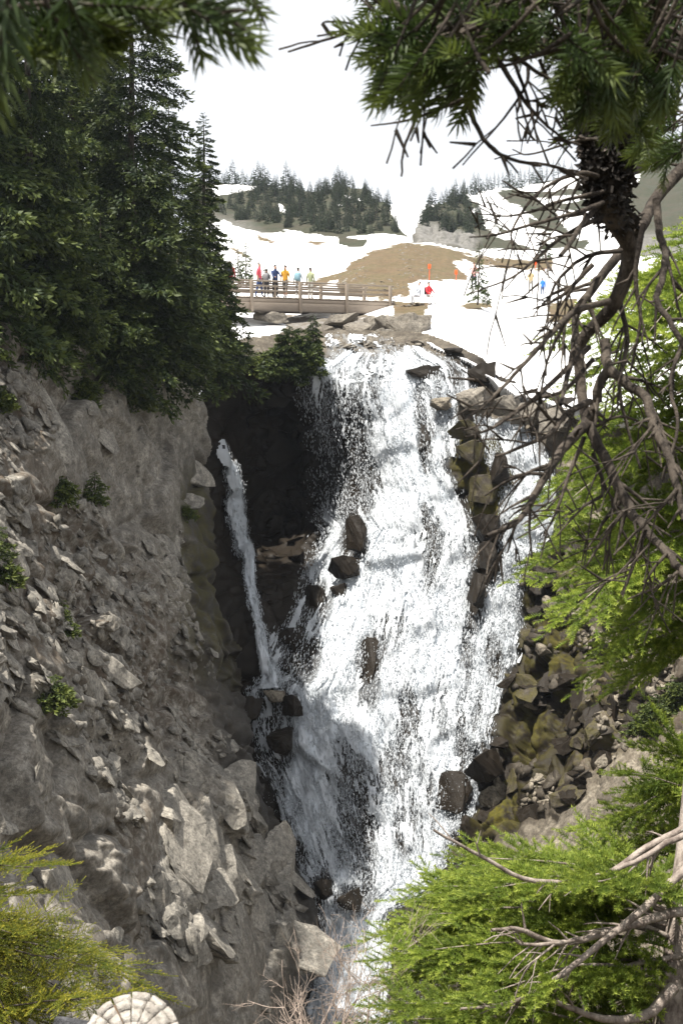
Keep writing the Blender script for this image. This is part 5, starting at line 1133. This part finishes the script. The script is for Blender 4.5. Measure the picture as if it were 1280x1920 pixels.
M_or = plain('orange_marker', (0.85, 0.10, 0.02), 0.6, 0.05)
for px, py, hh, lb in [(804, 530, 1.15, 'orange trail marker on a pole at the right foot of the brown mound'), (854, 529, 0.7, 'short orange trail marker between mound and young conifer'), (1003, 512, 1.0, 'orange trail marker behind the people on the right snowfield')]:
    p = on_snow(px, py); e = empty('trail_marker', p); tag(e, lb, 'marker')
    v, q = tube(np.array([[0, 0, -.1], [0.01, 0, hh * .5], [0, 0, hh]]), 0.02, 6); part('pole', [(v, q)], M_or, e, 0)
    v, f = box_geo((0, -0.04, hh * .85), (.20, .03, .30)); part('tag', [(v, f)], M_or, e, 0.03)

# ------------------------------------------------------------------ shrubs, stumps, dry bush
M_shrub = foliage_mat('shrub_leaves', (0.035, 0.055, 0.015), (0.07, 0.095, 0.022), (0.17, 0.20, 0.04), 3.0)
K_shrub = [tree_kind(1.0, 0.5, 60, FR_SAP, 91, M_shrub, taper=0.5, base=0.0, droop=0.0), tree_kind(0.7, 0.7, 60, FR_SAP, 92, M_shrub, taper=0.35, base=0.0, droop=0.0)]
for px, py, s, k, lb in [(182, 945, 1.0, 0, 'small yellow-green seedling lit on the shaded left cliff'), (108, 935, 0.9, 1, 'dark shrub left of the lit seedling on the left cliff'), (8, 760, 0.8, 1, 'shrub on the sunny rubble at the left border'), (135, 1185, 0.9, 0, 'dark seedling on the middle ledges of the left cliff'), (75, 1330, 0.9, 1, 'dark round shrub above the grey slabs at the left'), (5, 1090, 1.3, 0, 'dark conifer shrub cut by the left border'), (345, 970, 0.6, 1, 'little plant in a crack near the side stream'), (255, 760, 1.2, 1, 'brownish shrub below the big left conifers'), (170, 740, 1.1, 1, 'low shrub on the ledge left of the grey boulder face'), (515, 690, 1.3, 1, 'brown shrub on the rim left of the squat conifer'), (470, 690, 1.0, 1, 'shrub at the rim below the left end of the bridge')]:
    g_ = 'cliff' if px < 400 else 'gorge'; plant('shrub', K_shrub[k], surf(g_, px, py), px * 0.1, s, lb, 'shrub')
for px, py, s, lb in [(1225, 1345, 1.1, 'grassy shrub between the pale stones and the right firs'), (1250, 1300, 1.2, 'upper grassy shrub at the right border'), (1190, 1370, 0.8, 'small grassy shrub above the pale rock slab')]:
    plant('shrub', K_shrub[1], surf('gorge', px, py), px * 0.1, s, lb, 'shrub')
# wooden post with a fan of cracks, close to the viewer
M_post = bark_mat('weathered_post', (0.26, 0.235, 0.205), (0.42, 0.39, 0.345), 40, (1, 1, 1))
M_char = bark_mat('dark_post', (0.03, 0.03, 0.032), (0.085, 0.085, 0.09), 30)
pc = P(246, 1948, 2.6); R0 = 96 / FPX * 2.6; post = empty('wooden_post', pc.tolist()); tag(post, 'pale weathered post with cracks fanning over its rounded cut end', 'post')
tilt = Matrix.Rotation(math.radians(42), 3, 'X'); T3 = np.array(tilt)
nw = 15; angs = np.linspace(0, 2 * np.pi, nw + 1); rp = np.random.default_rng(4)
for i in range(nw):
    a0, a1 = angs[i] + 0.016, angs[i + 1] - 0.016
    for j, (r0, r1) in enumerate([(0.03, 0.36), (0.365, 0.64), (0.645, 0.84), (0.845, 1.0)]):
        m = 5; th = np.linspace(a0 + rp.uniform(0, .02), a1 - rp.uniform(0, .02), m); jit = rp.uniform(-.025, .025) if j == 3 else 0
        ri = np.full(m, r0) * R0; ro = (r1 + jit + rp.uniform(-.012, .012, m)) * R0; zt = 0.004 * rp.uniform(-1, 1) - 0.006 * (r1 ** 3) 
        top = np.concatenate([np.stack([np.cos(th) * ri, np.sin(th) * ri, np.full(m, zt)], 1), np.stack([np.cos(th) * ro, np.sin(th) * ro, np.full(m, zt - (0.004 if j == 3 else 0)) + rp.uniform(-.0015, .0015, m)], 1)])
        bot = top.copy(); bot[:, 2] = -0.05; v = np.concatenate([top, bot]) @ T3.T; F = []
        for q in range(m - 1): F += [[q, m + q, m + q + 1, q + 1], [m + q, 3 * m + q, 3 * m + q + 1, m + q + 1], [q, q + 1, 2 * m + q + 1, 2 * m + q]]
        F += [[0, 2 * m, 3 * m, m], [m - 1, 2 * m - 1, 4 * m - 1, 3 * m - 1]]
        g = Geo(); g.add(v, np.array(F)); g.build('wedge', M_post, post)
v, q = tube((np.array([[0, 0, -.045], [0, 0, -.3], [0, 0, -.9]])) @ T3.T, R0 * 0.97, 24); g = Geo(); g.add(v, q)
cv = np.concatenate([np.stack([np.cos(angs) * R0 * .96, np.sin(angs) * R0 * .96, np.full(nw + 1, -.03)], 1), [[0, 0, -.03]]]) @ T3.T
g.add(cv, np.array([[i, i + 1, nw + 1] for i in range(nw)])); g.build('shaft', plain('post_core', (0.13, 0.09, 0.06), 0.9), post)
dk = PV(85, 1925, 2.7); dp = empty('dark_post', dk); tag(dp, 'dark charred post top beside the pale cracked post', 'post')
me = hull_rock(811, (0.085, 0.10, 0.5), 16, 0.06, 0.9); me.materials.append(M_char); o = put('shaft', me, dp, (0, 0, -0.20)); o.rotation_euler = (0.1, 0.25, 0.3)
# dry leafless bush at the bottom
M_twig = plain('dry_twigs', (0.36, 0.29, 0.24), 0.8, 0.3, 40)
db = PV(560, 1990, 5.2); bush = empty('dry_bush', db); tag(bush, 'pale leafless bush of fine twigs at the bottom centre', 'bush')
rb = np.random.default_rng(17)
def grow(g, p, d, L, r, depth):
    n = 5; pts = [p]
    for i in range(n): d = unit(d + rb.normal(0, .13, 3) + np.array([0, 0, .03])); pts.append(pts[-1] + d * L / n)
    v, q = tube(np.array(pts), np.linspace(r, r * .55, n + 1), 5); g.add(v, q)
    if depth:
        for k in range(rb.integers(3, 6)):
            i = int(rb.integers(2, n + 1)); grow(g, pts[i], unit(d + rb.normal(0, .55, 3)), L * rb.uniform(.45, .75), r * .55, depth - 1)
for px, py, L in [(575, 1800, .30), (700, 1760, .36), (640, 1800, .34), (610, 1850, .26), (720, 1830, .30), (540, 1860, .3), (670, 1880, .26), (590, 1900, .2), (560, 1780, .3), (660, 1770, .3), (690, 1800, .3), (620, 1780, .3), (530, 1900, .3), (710, 1790, .3)]:
    t = P(px, py, 5.2 + rb.uniform(-.3, .3)) - np.array(db); g = Geo(); grow(g, np.array([rb.uniform(-.03, .2), rb.uniform(-.1, .1), -.02]), unit(t + np.array([0, 0, .05])), np.linalg.norm(t) * 0.62, 0.0032, 3); g.build('stem', M_twig, bush, True)

# ------------------------------------------------------------------ air
hz = NT('air'); hz.t.nodes.remove(hz.b); pv = hz.n('ShaderNodeVolumePrincipled'); pv.inputs['Color'].default_value = (0.80, 0.88, 1.0, 1); pv.inputs['Density'].default_value = 0.0002; pv.inputs['Anisotropy'].default_value = 0.3
hz.l(pv.outputs[0], hz.out.inputs['Volume'])
v, f = box_geo((0, 200, 15), (1400, 1100, 102)); g = Geo(); g.add(v, f); o = g.build('haze', hz.m); o['kind'] = 'stuff'
